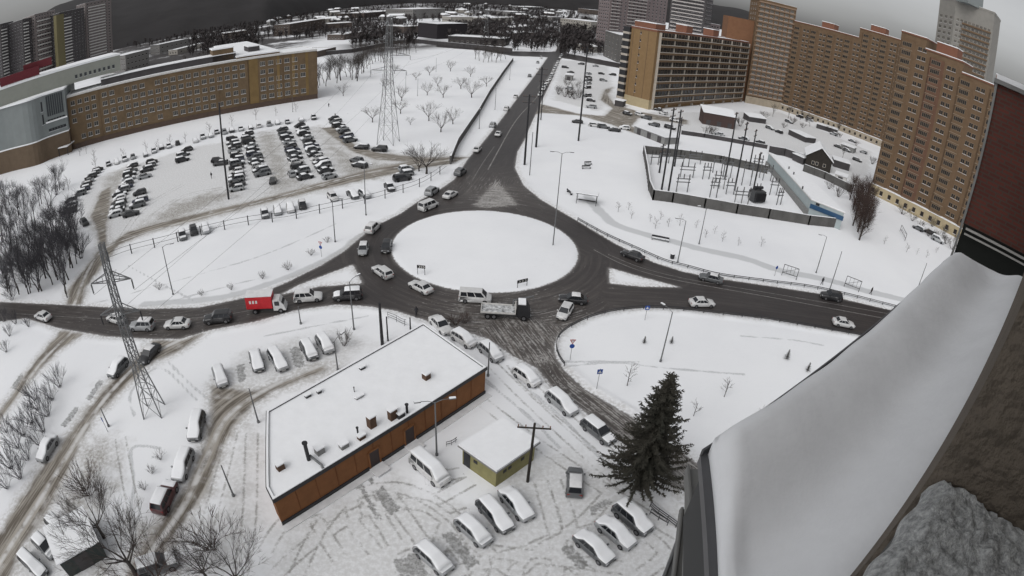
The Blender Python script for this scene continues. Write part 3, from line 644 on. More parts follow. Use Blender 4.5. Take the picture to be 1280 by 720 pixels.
# ---- grey annex
g0, g1, g2 = G((5,217)), G((45,207)), G((64,199)); g3 = G((90,190))
An = Bld('school_annex', 'grey clad school annex with a curved corner and a red sign box on its roof', 'school annex', [G((-60,240)), g0, g1, g2, g3, g3+n*34, g0+n*34])
mb = MB(); fr = [An.L(p) for p in (G((-60,240)), g0, g1, g2, g3)]
curve = [An.L((p[0], p[1], 0)) for p in smooth_line([(q.x, q.y) for q in (G((-60,240)), g0, g1, g2, g3)], 5)]
back = [An.L(g3+n*34), An.L(g0+n*34)]
mb.prism([(p.x, p.y) for p in curve]+[(p.x, p.y) for p in back], -.5, 8.6); mb.build('lower_wall', mat('brown_clad', (.13, .095, .065), .9, .1, .4), An.root)
ins = [Vector((p.x, p.y, 0))+Vector((n.x, n.y, 0))*.5 for p in curve]
mb = MB(); mb.prism([(p.x, p.y) for p in curve]+[(p.x, p.y) for p in back], 8.6, 9.0); mb.build('ledge', snow_m, An.root)
mb = MB(); mb.prism([(p.x, p.y) for p in ins]+[(p.x, p.y) for p in back], 9.0, 25); mb.build('wall', slate_m, An.root)
mb = MB(); mb.prism([(p.x, p.y) for p in curve]+[(p.x, p.y) for p in back], 25, 25.6); mb.build('roof_snow', snow_m, An.root)
frame_cur[:] = [slate_m, glass_m]
for k in [k for k in MATS if isinstance(k, tuple)]: del MATS[k]
mb = MB(); ua, La = unit(g2+n*.5, g3+n*.5); Ma = Matrix.Translation(An.L((g2.x+n.x*.5, g2.y+n.y*.5, 0))) @ Matrix.Rotation(math.atan2(ua.y, ua.x), 4, 'Z')
mb.box(1, La-1, -.12, -.003, 16.5, 24.4, 0, Ma); mb.build('glazing', mat('dark_glazing', (.04,.045,.05), .3), An.root)
for i in range(9): mb = MB(); x = 1+(La-2)*i/8; mb.box(x-.08, x+.08, -.2, -.122, 16.5, 24.4, 0, Ma); mb.build('mullion', slate_m, An.root)
mb = MB(); mb.box(0, La, -1.6, -.003, 14.2, 14.6, 0, Ma); mb.build('balcony_snow', snow_m, An.root)
An.grid(g1+n*.5, g2+n*.5, 14, 5, 2, 2, 3.0, 4.0, .5, 2); An.grid(g2+n*.5, g3+n*.5, 10.5, 3.6, 2, 6, 1.6, 1.2, 1, 1)
pq = g2+n*9; pr_ = pq+(g3-g2).normalized()*34
mb = MB(); uu, LL = unit(pq, pr_); M = Matrix.Translation(An.L((pq.x, pq.y, 0))) @ Matrix.Rotation(math.atan2(uu.y, uu.x), 4, 'Z')
mb.box(-26, LL, 0, 22, 25.6, 32, 0, M); mb.box(-26.2, LL+.2, -.2, 22.2, 32.003, 32.8, 1, M); mb.build('upper_hall', [mat('grey_green_wall', (.27, .28, .25), .8, .06, .3), snow_m], An.root)
for i in range(9): An.win(pq, uu, LL-20+i*2.1, 27.2, 1.2, 1.5, 'w', 1)
mb = MB(); mb.box(-20, -2, 1.5, 3.5, 33, 36.5, 0, M); mb.box(-9, 4, 3.8, 5.8, 35.5, 38.5, 0, M); mb.build('sign_box', red_m, An.root); An.finish()
# ---- low orange building
zr = 3.9
pts = [Vector((-25.3, 41.5, 0)), Vector((-21.5, 31.2, 0)), Vector((-20.4, 29.9, 0)), Vector((-2.4, 53.0, 0)), Vector((-11.1, 61.2, 0))]
OB = Bld('orange_shop', 'low flat-roofed building with orange brick wall and snowy roof in front of the roundabout', 'shop building', pts)
ob_m = mat('orange_wall', (.215, .092, .036), .85, .12, .8)
mb = MB(); mb.prism([tuple(OB.L(p))[:2] for p in pts], -.3, 3.7); mb.build('wall', ob_m, OB.root)
def offp(P, d):
    P = [Vector((p.x, p.y)) for p in P]; nn = len(P); a = sum(P[i].x*P[(i+1)%nn].y-P[(i+1)%nn].x*P[i].y for i in range(nn)); s = 1 if a > 0 else -1; out = []
    for i in range(nn):
        e0 = (P[i]-P[i-1]).normalized(); e1 = (P[(i+1)%nn]-P[i]).normalized(); n0 = Vector((-e0.y, e0.x))*s; n1 = Vector((-e1.y, e1.x))*s; b = n0+n1; out.append(P[i]+b/max(.3, b.length_squared)*2*d)
    return out
lp = [OB.L(p) for p in pts]; o1 = offp(lp, -.15); i1 = offp(lp, .18); i2 = offp(lp, .17)
mb = MB(); mb.prism([tuple(p) for p in o1], 3.70, 3.78); nn = len(lp)
for i in range(nn):
    j = (i+1) % nn; vs = [o1[i], o1[j], i1[j], i1[i]]; mb.add([(v.x, v.y, 3.78) for v in vs]+[(v.x, v.y, 4.12) for v in vs], [(0,1,5,4),(1,2,6,5),(2,3,7,6),(3,0,4,7),(4,5,6,7)])
mb.build('parapet', dark_m, OB.root)
mb = MB(); mb.prism([tuple(p) for p in i2], 3.785, 3.98)
o2 = offp(lp, -.06)
for i in range(nn):
    j = (i+1) % nn; vs = [o2[i], o2[j], i1[j], i1[i]]; mb.add([(v.x, v.y, 4.123) for v in vs]+[(v.x, v.y, 4.20) for v in vs], [(0,1,5,4),(1,2,6,5),(2,3,7,6),(3,0,4,7),(4,5,6,7)])
mb.build('roof_snow', snow_m, OB.root)
fa, fb = pts[2], pts[3]; u, L = unit(fa, fb); M = Matrix.Translation(OB.L((fa.x, fa.y, 0))) @ Matrix.Rotation(math.atan2(u.y, u.x), 4, 'Z')
mb = MB(); mb.box(-.05, L+.05, -.12, -.003, -.3, .55, 0, M); mb.build('plinth', dark_m, OB.root)
mb = MB(); mb.box(-.3, L+.3, -.95, -.13, -.1, .12, 0, M); mb.build('pavement_step', snow_d, OB.root)
mb = MB()
for k in range(1, 12): mb.box(k*L/12-.03, k*L/12+.03, -.05, -.004, .5, 3.7, 0, M)
mb.build('wall_batten', mat('dark_orange', (.17, .065, .025), .85), OB.root)
for k, x in enumerate((.415, .585)):
    mb = MB(); mb.box(x*L-.62, x*L+.62, -.10, -.005, .1, 2.5, 0, M); mb.box(x*L-.8, x*L-.62, -.14, -.005, .1, 2.65, 1, M); mb.box(x*L+.62, x*L+.8, -.14, -.005, .1, 2.65, 1, M); mb.box(x*L-.8, x*L+.8, -.14, -.005, 2.5, 2.66, 1, M)
    mb.build('door', [mat('dark_door', (.035, .02, .018), .5), ob_m], OB.root)
    mb = MB(); mb.box(x*L-.9, x*L+.9, -1.5, -.13, .125, .3, 0, M); mb.build('doorstep', snow_d, OB.root)
# rooftop chimneys and vents, each at its pixel on the roof
def rbox(px, py, wx, wy, h, m, name='chimney', cap=True, dz=0):
    p = OB.L(G((px, py), 3.97)); mb = MB(); R = Matrix.Translation((p.x, p.y, 3.96+dz)) @ Matrix.Rotation(math.atan2(u.y, u.x), 4, 'Z')
    mb.box(-wx/2, wx/2, -wy/2, wy/2, 0, h, 0, R)
    if cap: mb.box(-wx/2-.06, wx/2+.06, -wy/2-.06, wy/2+.06, h+.003, h+.14, 1, R)
    return mb.build(name, [m, snow_m], OB.root)
ch_m = mat('brown_chimney', (.10, .06, .04), .9)
rbox(533,473,.75,.7,.8,ch_m); rbox(465,533,.8,.7,1.5,ch_m); rbox(491,523,.9,.6,1.3,ch_m); rbox(351,586,.8,.6,.8,ch_m); rbox(500,521,.8,.8,.7,dark_m); rbox(452,548,.8,.5,.5,ch_m); rbox(430,559,.9,.6,.55,grey_m); rbox(400,566,.9,.7,.8,grey_m); rbox(385,496,.7,.4,.35,dark_m); rbox(399,491,.5,.4,.4,dark_m); rbox(453,461,.7,.4,.35,dark_m); rbox(449,497,1.0,.4,.25,grey_m,'vent')
for (px, py, h, r) in ((386,575,2.4,.2), (509,516,1.2,.14), (448,545,1.2,.1), (443,490,.7,.05)):
    p = OB.L(G((px, py), 3.97)); mb = MB(); mb.tube([(p.x, p.y, 3.9), (p.x, p.y, 3.9+h)], r, 10); mb.tube([(p.x, p.y, 3.9+h), (p.x, p.y, 4.0+h)], r*1.5, 10); mb.build('vent_pipe', dark_m, OB.root, smooth=False)
mb = MB(); p = OB.L(G((388,572), 4.0)); q = OB.L(G((402,583), 4.0)); mb.tube([(p.x, p.y, 4.3), (q.x, q.y, 4.25), (q.x+.3, q.y-.4, 4.2)], .14, 8); mb.build('duct', steel_m, OB.root)
p = OB.L(G((402,585), 0)); 
# ---- yellow kiosk
kp = [G((572,555), 3.0), G((621,589), 3.0), G((676,551), 3.0), G((628,521), 3.0)]
K = Bld('yellow_kiosk', 'small yellow brick transformer kiosk with a thick snowy roof beside the orange building', 'kiosk', [(p.x, p.y) for p in kp])
kw = offp([K.L(p) for p in kp], .35); mb = MB(); mb.prism([tuple(p) for p in kw], -.2, 2.6); mb.build('wall', mat('yellow_brick', (.27, .25, .12), .9, .12, 1.5), K.root)
mb = MB(); mb.prism([tuple(K.L(p))[:2] for p in kp], 2.6, 2.78); mb.build('roof', grey_m, K.root)
mb = MB(); mb.prism([tuple(v) for v in offp([K.L(p) for p in kp], .05)], 2.785, 3.0); mb.build('roof_snow', snow_m, K.root)
u1, L1 = (kw[1]-kw[0]).normalized(), (kw[1]-kw[0]).length; M = Matrix.Translation((kw[0].x, kw[0].y, 0)) @ Matrix.Rotation(math.atan2(u1.y, u1.x), 4, 'Z')
mb = MB(); mb.box(.2, 1.1, -.06, .02, .1, 2.1, 0, M); mb.build('door', dark_m, K.root); mb = MB(); mb.box(1.6, 2.1, -.05, .02, 1.5, 1.9, 0, M); mb.build('vent', dark_m, K.root)
u1, L1 = (kw[2]-kw[1]).normalized(), (kw[2]-kw[1]).length; M = Matrix.Translation((kw[1].x, kw[1].y, 0)) @ Matrix.Rotation(math.atan2(u1.y, u1.x), 4, 'Z')
for x in (1.0, 1.7, 3.6): mb = MB(); mb.box(x, x+.45, -.05, .02, 1.4, 1.8, 0, M); mb.build('vent', dark_m, K.root)
# ---- other buildings: front base edge at two photo pixels, depth and height in metres
def reset_win(fr, gl):
    frame_cur[:] = [fr, gl]
    for k in [k for k in MATS if isinstance(k, tuple)]: del MATS[k]
reset_win(par_m, glass_m)
def simple(name, label, cat, pa, pb, depth, h, m, rows=0, cols=0, wd=1.4, ht=1.4, par=.4, group=None, roofm=None, z0w=1.4, cap=100, dist=None, stripes=None, z0=-.5):
    if dist: a, b = at(*pa, dist[0]), at(*pb, dist[1]); a.z = b.z = 0
    else: a, b = G(pa), G(pb)
    D = Bld(name, label, cat, rect(a, b, depth), group); D.body(h, m, par=par, z0=z0)
    if rows:
        fh = (h-.6)/rows; fp = rect(a, b, depth); D.grid(a, b, z0w, fh, rows, cols, wd, ht, .8, 2)
        uu, LL = unit(a, b); s = fp[3], fp[0]; t2 = fp[1], fp[2]
        cn = max(2, int(depth/(wd*2.2)))
        mid = (Vector(fp[0])+Vector(fp[1]))/2
        if (Vector(fp[0])-Vector((0,0,0))).normalized().dot(uu) > .05: D.grid(s[0], s[1], z0w, fh, rows, cn, wd, ht, .8, 2)
        elif (Vector(fp[1])).normalized().dot(uu) < -.05: D.grid(t2[0], t2[1], z0w, fh, rows, cn, wd, ht, .8, 2)
    if stripes:
        M = Matrix.Translation(D.L((a.x, a.y, 0))) @ Matrix.Rotation(math.atan2((b-a).y, (b-a).x), 4, 'Z'); LL = (b-a).length
        mb = MB()
        for (x0, x1) in stripes[0]:
            for r in range(int((h-3)/stripes[1])): mb.box(x0*LL, x1*LL, -1.1, -.003, 2+r*stripes[1], 2+r*stripes[1]+stripes[2], 0, M)
        mb.build('balcony_band', stripes[3], D.root)
    D.finish(cap); return D
# long transformer hall by the substation
lr = [G(p, 5.0) for p in ((960,190),(1014,249),(1057,266),(989,201))]
lh = Bld('service_building', 'long pale metal service building with a snowy roof and blue trim beside the substation', 'service building', [(p.x, p.y) for p in lr])
mb = MB(); mb.prism([tuple(v) for v in offp([lh.L(p) for p in lr], .2)], -.3, 4.7); mb.build('wall', pale_metal, lh.root)
mb = MB(); mb.prism([tuple(lh.L(p))[:2] for p in lr], 4.703, 4.9); mb.build('eaves', white_m, lh.root)
mb = MB(); mb.prism([tuple(v) for v in offp([lh.L(p) for p in lr], .1)], 4.903, 5.15); mb.build('roof_snow', snow_m, lh.root)
uu, LL = unit(lr[1], lr[2]); M = Matrix.Translation(lh.L((lr[1].x, lr[1].y, 0))) @ Matrix.Rotation(math.atan2(uu.y, uu.x), 4, 'Z')
mb = MB(); mb.box(.1, LL-.2, .02, .196, 2.6, 3.8, 0, M); mb.build('blue_band', blue_m, lh.root); mb = MB(); mb.box(1.6, 2.6, .0, .196, 4.0, 4.6, 0, M); mb.build('vent', dark_m, lh.root)
uu, LL = unit(lr[0], lr[1]); M = Matrix.Translation(lh.L((lr[0].x, lr[0].y, 0))) @ Matrix.Rotation(math.atan2(uu.y, uu.x), 4, 'Z')
mb = MB(); mb.box(.2, LL-.2, -.2, .19, -.2, 1.9, 0, M); mb.build('plinth', grey_m, lh.root)
mb = MB()
for p in ((992,218), (1003,236), (986,211)): v = lh.L(G(p, 5.15)); mb.box(v.x-.15, v.x+.15, v.y-.15, v.y+.15, 5.1, 5.9)
mb.build('roof_vent', dark_m, lh.root)
# black wooden house
ha, hb = G((1006,208)), G((1037,217)); uu = (hb-ha).normalized(); nn_ = Vector((-uu.y, uu.x, 0)); wdt = (hb-ha).length
HH = thing('wooden_house', 'small black wooden house with a steep snowy gable roof behind the long service building', 'house', (ha+hb)/2)
M = Matrix.Rotation(math.atan2(uu.y, uu.x), 4, 'Z'); w2 = wdt/2; dl = 12
mb = MB(); vs = [(-w2,0,-.3),(w2,0,-.3),(w2,0,4.6),(0,0,8.2),(-w2,0,4.6)]; vs = [M @ Vector(v) for v in vs]+[M @ Vector((v[0], dl, v[2])) for v in vs]
mb.add(vs, [(0,1,2,3,4),(9,8,7,6,5),(0,5,6,1),(1,6,7,2),(2,7,8,3),(3,8,9,4),(4,9,5,0)]); mb.build('wall', wood_m, HH)
for sgn, nm in ((-1, 'roof'), (1, 'roof')):
    mb = MB(); e = (sgn*(w2+.6), 4.15); r = (0, 8.35); th = .35
    q = [(e[0], -.6, e[1]), (r[0], -.6, r[1]), (r[0], -.6, r[1]+th), (e[0], -.6, e[1]+th)]; q2 = [(x, dl+.6, z) for x, y, z in q]
    vs = [M @ Vector(v) for v in q+q2]; mb.add(vs, [(0,1,2,3),(7,6,5,4),(0,4,5,1),(1,5,6,2),(2,6,7,3),(3,7,4,0)]); mb.build('roof', snow_m, HH)
for x in (-2.2, -.7, 2.2):
    mb = MB(); mb.box(x-.55, x+.55, -.08, -.004, 1.6, 2.9, 0, M); mb.box(x-.42, x+.42, -.09, -.081, 1.72, 2.78, 1, M); mb.build('window', [par_m, glass_m], HH)
# sheds and garages in the yard
def shed(label, pa, pb, depth, h, m, slope=.0, cat='shed', name='yard_shed', snowt=.25):
    a, b = G(pa), G(pb); u_ = (b-a).normalized(); L_ = (b-a).length; r = thing(name, label, cat, a, math.atan2(u_.y, u_.x))
    mb = MB(); vs = [(0,0,-.3),(L_,0,-.3),(L_,depth,-.3),(0,depth,-.3),(0,0,h),(L_,0,h),(L_,depth,h+slope),(0,depth,h+slope)]
    mb.add(vs, [(0,3,2,1),(4,5,6,7),(0,1,5,4),(1,2,6,5),(2,3,7,6),(3,0,4,7)]); mb.build('wall', m, r)
    mb = MB(); vs = [(-.3,-.3,h+.01),(L_+.3,-.3,h+.01),(L_+.3,depth+.3,h+slope+.01),(-.3,depth+.3,h+slope+.01)]; vs += [(x, y, z+snowt) for x, y, z in vs]
    mb.add(vs, [(0,3,2,1),(4,5,6,7),(0,1,5,4),(1,2,6,5),(2,3,7,6),(3,0,4,7)]); mb.build('roof_snow', snow_m, r)
    k = max(1, int(L_/4)); mb = MB()
    for i in range(k): mb.box((i+.5)*L_/k-.9, (i+.5)*L_/k+.9, -.05, -.004, 0, min(2.2, h-.3), 0)
    mb.build('gate', dgrey_m, r); return r
shed('long dark brown shed standing in the yard in front of the ochre block', (878,155), (918,162), 9, 5.2, mat('brown_boards', (.075,.05,.045), .9), 1.5)
shed('grey roofed garage row beside the curving side street', (792,166), (830,181), 7, 2.6, grey_m, -.3, 'garage', 'garage_row', .05)
shed('small dark garage beside the fence left of the black house', (990,200), (1003,206), 6, 2.6, dgrey_m)
shed('dark shed to the right of the black wooden house', (1041,208), (1061,214), 7, 2.8, dgrey_m)
shed('white-roofed small building near the first poles of the yard', (1042,226), (1056,231), 5, 2.6, white_m)
shed('small dark kiosk beside the car park left of the ochre block', (706,100), (715,101), 8, 3, grey_m, 0, 'kiosk', 'kiosk', .1)
shed('low dark entrance porch at the foot of the ochre gable', (768,132), (778,134), 4, 2.6, dgrey_m, 0, 'porch', 'entrance_porch')
shed('dark container with snow on top beside the lower left parked cars', (88,722), (134,696), 5.0, 2.6, mat('dark_green_steel', (.035,.045,.042), .6), 0, 'container', 'container', .15)
shed('small snow-covered pavilion in the yard before the brown block', (936,152), (957,155), 6, 2.4, dgrey_m, .8)
shed('low flat garage in the middle of the snowy yard', (985,168), (1006,178), 7, 2.4, dgrey_m)
shed('low snow-covered garage close to the brown block entrance', (1020,160), (1046,168), 6, 2.4, dgrey_m)
shed('little storage shed with snow on top behind the black house', (1050,186), (1066,192), 6, 2.5, grey_m)
# mid-distance and far buildings
simple('apartment_building', 'grey five-storey building with a white snowy roof just left of the ochre block', 'apartment building', (754,70), (771,78), 50, 21, mat('mid_grey_wall', (.14,.135,.13), .9), 5, 4, 1.6, 1.5, .6)
reset_win(mat('mauve_frame', (.38,.34,.34), .8), glass_m)
pp = mat('mauve_wall', (.20,.165,.165), .9, .08, .3); lightb = mat('light_balcony', (.45,.42,.41), .8)
simple('tower_block', 'greyish pink high-rise with white balcony lines behind the small grey building', 'tower block', (761,25), (832,28), 18, 78, pp, 24, 14, 1.6, 1.5, 1, dist=(520,560), stripes=[((.02,.16),(.3,.62)), 3.1, .9, lightb])
simple('tower_block', 'dark high-rise with pale balcony lines rising behind the middle of the ochre block', 'tower block', (836,28), (880,30), 18, 80, dgrey_m, 24, 12, 1.6, 1.5, 1, dist=(480,470), stripes=[((.05,.95),), 3.1, .9, lightb])
simple('tower_block', 'grey high-rise partly hidden behind the right half of the ochre block', 'tower block', (884,34), (900,34), 14, 40, pp, 12, 4, 1.6, 1.5, 1, dist=(520,520), stripes=[((.05,.95),), 3.1, .9, lightb])
lh_def = [((4,90),(20,88),640,72,dgrey_m,'dark high-rise with white balcony bands at the far left edge'),
 ((21,90),(31,88),650,70,tower_m,'narrow grey high-rise beside the leftmost tower'),
 ((32,88),(46,86),640,84,dgrey_m,'dark high-rise with black and white balcony stack behind the red sign'),
 ((47,86),(72,82),650,92,tower_m,'broad grey high-rise with white parapets and a yellow vertical strip'),
 ((78,82),(108,80),650,96,dgrey_m,'dark striped high-rise right of the yellow strip'),
 ((110,80),(142,76),680,104,tower_m,'wide grey high-rise at the right end of the distant tower row')]
for i, (pa, pb, d, h, m, lab) in enumerate(lh_def):
    za = at(pa[0], [30,36,24,18,16,4][i], d).z
    D = simple('tower_block', lab, 'tower block', pa, pb, 22, za, m, int(za/3.3), 5+2*(i > 2), 2.0, 1.6, 1, 'distant high-rise row', dist=(d, d+20), stripes=[(((.04,.45),) if i in (0,2,4) else ((.1,.3),) if i == 1 else ((.1,.75),)), 3.3 if i != 3 else 5.2, 1.1, white_m])
mb = MB(); pz = at(75,82,648); mb.box(pz.x-2.5, pz.x+2.5, pz.y-4, pz.y+8, 0, at(75,18,648).z); o = mb.build('stair_tower', mat('yellow_strip', (.17,.15,.08), .9)); tag(o, 'tall yellow stair tower between two distant dark high-rises', 'stair tower')
reset_win(par_m, glass_m)
bw = mat('brown_far_wall', (.10,.08,.07), .9); gw = mat('grey_far_wall', (.20,.195,.19), .9); cw = mat('cream_far_wall', (.34,.32,.29), .9)
far = [((158,90),(187,82),34,15,gw,3,6,'grey two-winged building with a snowy roof behind the school, nearest the towers'),
 ((200,68),(236,60),26,11,gw,2,6,'long low building with a broad white roof behind the school'),
 ((222,68),(262,58),14,5,cw,1,5,'low snow-roofed building close behind the school roof'),
 ((247,28),(318,20),60,12,bw,2,9,'big low hall under a wide snowy roof at the far left of the hill'),
 ((280,50),(308,46),30,8,bw,2,5,'small building with a white roof left of the school attic'),
 ((326,24),(392,14),50,12,bw,3,9,'dark building with a snowy roof above the school attic'),
 ((362,44),(406,36),22,13,bw,3,8,'long dark brick building behind the right end of the school'),
 ((522,46),(546,49),34,14,mat('dark_hall_wall', (.03,.026,.03), .9),0,0,'dark windowless box building with a flat white roof beyond the park'),
 ((396,72),(420,66),28,4,bw,0,0,'low building with a large flat snowy roof behind the tall bare trees'),
 ((516,24),(556,22),60,16,gw,3,8,'large grey far building with a snowy roof above the dark box building'),
 ((563,33),(590,33),30,12,cw,2,6,'pale far building with a snowy roof right of the dark box building'),
 ((560,54),(630,58),22,6,mat('dark_market_wall', (.05,.045,.045), .9),1,10,'long low market hall with a snowy roof beyond the park'),
 ((632,50),(668,48),24,6,bw,1,5,'low double-roofed building beside the far crossroads'),
 ((640,40),(668,37),18,5,gw,1,5,'second low roof behind the double-roofed building'),
 ((610,30),(640,28),40,8,cw,1,4,'far pale building right of the market hall'),
 ((738,38),(756,38),50,13,cw,3,4,'white-roofed building beyond the car park left of the mauve tower'),
 ((737,18),(758,20),60,16,bw,2,4,'far building with a pointed snowy roof near the top of the picture'),
 ((410,36),(440,34),30,6,bw,0,0,'low far building at the foot of the dark hill'),
 ((455,22),(500,18),60,8,bw,1,6,'far low building on the slope above the park trees'),
 ((640,20),(660,20),40,8,gw,1,4,'small far building in the dark wooded district'),
 ((655,12),(680,12),50,8,gw,1,4,'far small building beside the road to the hill'),
 ((430,50),(455,46),20,5,bw,1,4,'small snow-roofed building behind the bare park trees'),
 ((478,40),(505,42),22,7,bw,1,4,'low building left of the dark box building'),
 ((178,34),(192,32),40,9,gw,0,0,'small lone building on the dark hillside at the left'),
 ((720,62),(742,66),16,5,cw,1,4,'low pale pavilion between the road and the ochre block yard'),
 ((690,26),(700,26),30,7,gw,0,0,'tiny building beside the far end of the road')]
for (pa, pb, dp, h, m, r, c, lab) in far: simple('low_building', lab, 'building', pa, pb, dp, h, m, r, c, 1.8, 1.6, .5, None)
for i in range(70):
    x = random.choice([random.uniform(420,700), random.uniform(240,420)]); y = 1+random.uniform(4,26)+(abs(x-640)/60 if x < 560 else 0)
    o = G((x, y)); 
    if o.length > 3500: continue
    a = random.uniform(0, 3); r = thing('small_house', 'one of the tiny far snow-roofed houses below the dark hill', 'house', o, a, 'tiny far houses under the hill')
    wd, dp, h = random.uniform(10,26), random.uniform(9,14), random.uniform(4,8); mb = MB(); mb.box(-wd/2, wd/2, -dp/2, dp/2, -1, h); mb.build('wall', random.choice([bw, gw, cw]), r)
    mb = MB(); vs = [(-wd/2-.5,-dp/2-.5,h),(wd/2+.5,-dp/2-.5,h),(wd/2+.5,dp/2+.5,h),(-wd/2-.5,dp/2+.5,h),(-wd/2-.5,0,h+3),(wd/2+.5,0,h+3)]
    mb.add(vs, [(0,1,5,4),(2,3,4,5),(1,2,5),(3,0,4),(0,3,2,1)]); mb.build('roof', snow_m, r)
# ---- red brick wing beside the camera
az = math.radians(46.72); dW = 14.0; c0 = Vector((math.sin(az)*dW, math.cos(az)*dW, 0)); wd_ = Vector((math.cos(az), -math.sin(az), 0)).normalized(); bk = Vector((math.sin(az), math.cos(az), 0))
rb = brick('red_brick', (.155,.040,.027), (.11,.032,.022), (.09,.055,.045), 1.6)
R = Bld('red_brick_wing', 'dark red brick wing of the camera building with snow along its top edge', 'building wing', [c0, c0+wd_*9, c0+wd_*9+bk*5, c0+bk*5])
M = Matrix.Translation(R.L((c0.x, c0.y, 0))) @ Matrix.Rotation(math.atan2(wd_.y, wd_.x), 4, 'Z')
mb = MB(); mb.box(0, 9, 0, 5, 42.1, 45.5, 0, M); mb.build('brick_wall', rb, R.root, uv=True)
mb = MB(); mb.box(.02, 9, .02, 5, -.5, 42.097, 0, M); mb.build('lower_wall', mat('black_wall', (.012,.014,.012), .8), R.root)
mb = MB(); mb.box(-.1, 9, -.1, 5, 45.503, 45.6, 0, M); mb.box(-.05, 9, -.05, 5, 45.603, 45.72, 1, M); mb.build('coping', [grey_m, snow_m], R.root)
mb = MB()
mb.bar(M @ Vector((.1,-.06,42.02)), M @ Vector((9,-.06,42.02)), .05, .05); mb.bar(M @ Vector((.1,-.10,41.9)), M @ Vector((9,-.10,41.9)), .04, .04); mb.build('white_pipe', mat('white_pipe', (.45,.44,.42), .5), R.root)
mb = MB(); mb.box(-.06, .0, -.05, .05, 0, 45.5, 0, M); mb.build('corner_trim', grey_m, R.root)
import mathutils
# ---- camera building wall, ledge with snow
wa = math.radians(54.6); wu = Vector((math.sin(wa), math.cos(wa), 0)); wv = Vector((-wu.y, wu.x, 0))      # wv: away from the wall, to the left
wall = thing('camera_building_wall', 'dark brown rendered wall of the camera building filling the lower right corner', 'building wall', wu*6-wv*.2)
Mw = Matrix(((wu.x, wv.x, 0, -wu.x*6+wv.x*.2), (wu.y, wv.y, 0, -wu.y*6+wv.y*.2), (0,0,1,0), (0,0,0,1)))
mb = MB(); brm = mat('brown_render', (.15,.125,.10), .95, .2, 1.6, bump=.5, bscale=22); mb.box(.74, 13.2, -9, -.015, -.5, 52, 0, Mw); mb.build('wall', brm, wall)
mb = MB(); mb.box(-6, .737, -9, -.025, -.5, 44.47, 0, Mw); mb.build('sill_block', mat('sill_stone', (.07,.07,.068), .9, .2, 6), wall); mb = MB(); mb.box(-6, .737, -9, -.6, 44.47, 52, 0, Mw); mb.build('recess_wall', brm, wall)
root = thing('snowy_ledge', 'broad snow-covered metal ledge running along the wall towards the red brick wing', 'ledge', wu*4+Vector((0,0,42.7)))
Ml = lambda u_, v_, z_: wu*(u_-4)+wv*(v_)+Vector((0,0,z_-42.7))
S_ = 2.0/1.3
def edge_near(v): return (1.0+ (2.03-1.0)*min(1, max(0, v/1.0))**.9) 
mb = MB(); nu, nv = 90, 30; grid = []
for i in range(nu+1):
    row = []
    for j in range(nv+1):
        tv = j/nv; vmax = 1.005+.004*math.sin(i*.5)+.012*mathutils.noise.noise(Vector((i*.11, 0, 3))); v = -.018+tv*(vmax+.018); un = edge_near(v); uf = 7.55-.35*(1-tv)*0+.12*math.sin(tv*5)
        u_ = un+(uf-un)*(i/nu); e = min(tv*1.0, 1); edge = min((1-tv)*vmax/.10, 1); edu = min((u_-un)/.12, (uf-u_)/.25, 1)
        hh = .10*(max(0, edge)**.5)*(max(0, min(1, edu))**.5)
        z = 43.06+hh+.05*math.sin(u_*1.1+.5)*e+(.03*float(vn(np.array(u_), np.array(v), .8, 3))+.009*mathutils.noise.noise(Vector((u_*2.2, v*3, 2)))+.003*mathutils.noise.noise(Vector((u_*9, v*9, 6)))*min(1, edu))*e*(1-tv**3)-.13*math.exp(-((tv-.42)/.26)**2)*min(1, edu)-.05*math.exp(-((u_-7.4)/.7)**2)+.14*math.exp(-(tv/.18)**2)
        row.append(Ml(u_, v, z))
    grid.append(row)
vs = [p for r in grid for p in r]; fs = []
for i in range(nu):
    for j in range(nv): a = i*(nv+1)+j; fs.append((a, a+nv+1, a+nv+2, a+1))
bt = len(vs); per = [(0, j) for j in range(nv+1)]+[(i, nv) for i in range(1, nu+1)]+[(nu, j) for j in range(nv-1, -1, -1)]
pv = [grid[i][j] for i, j in per]; vs += [Vector((p.x, p.y, .24)) for p in pv]
ids = [i*(nv+1)+j for i, j in per]
for k in range(len(ids)-1): fs.append((ids[k], ids[k+1], bt+k+1, bt+k))
mb.add(vs, fs); mb.build('snow_cover', mat('settled_snow', (.80,.81,.83), .7, .05, 1.6, bump=.08, bscale=9), root, smooth=True)
mb = MB(); ol = [Ml(1.0, -.018, 0), Ml(1.995, 1.03, 0), Ml(7.63, 1.03, 0), Ml(7.62, -.018, 0)]
mb.prism([(p.x, p.y) for p in ol], .20, .262); mb.bar(Ml(1.995, 1.026, 42.975), Ml(7.63, 1.026, 42.975), .012, .05); mb.build('metal_sheet', mat('pale_sheet', (.10,.10,.105), .4, metal=.3), root)
mb = MB(); ol = [Ml(1.02, -.018, 0), Ml(2.02, .99, 0), Ml(7.6, .99, 0), Ml(7.6, -.018, 0)]
mb.prism([(p.x, p.y) for p in ol], -.25, .198); mb.build('fascia', mat('dark_fascia', (.035,.036,.037), .6), root)
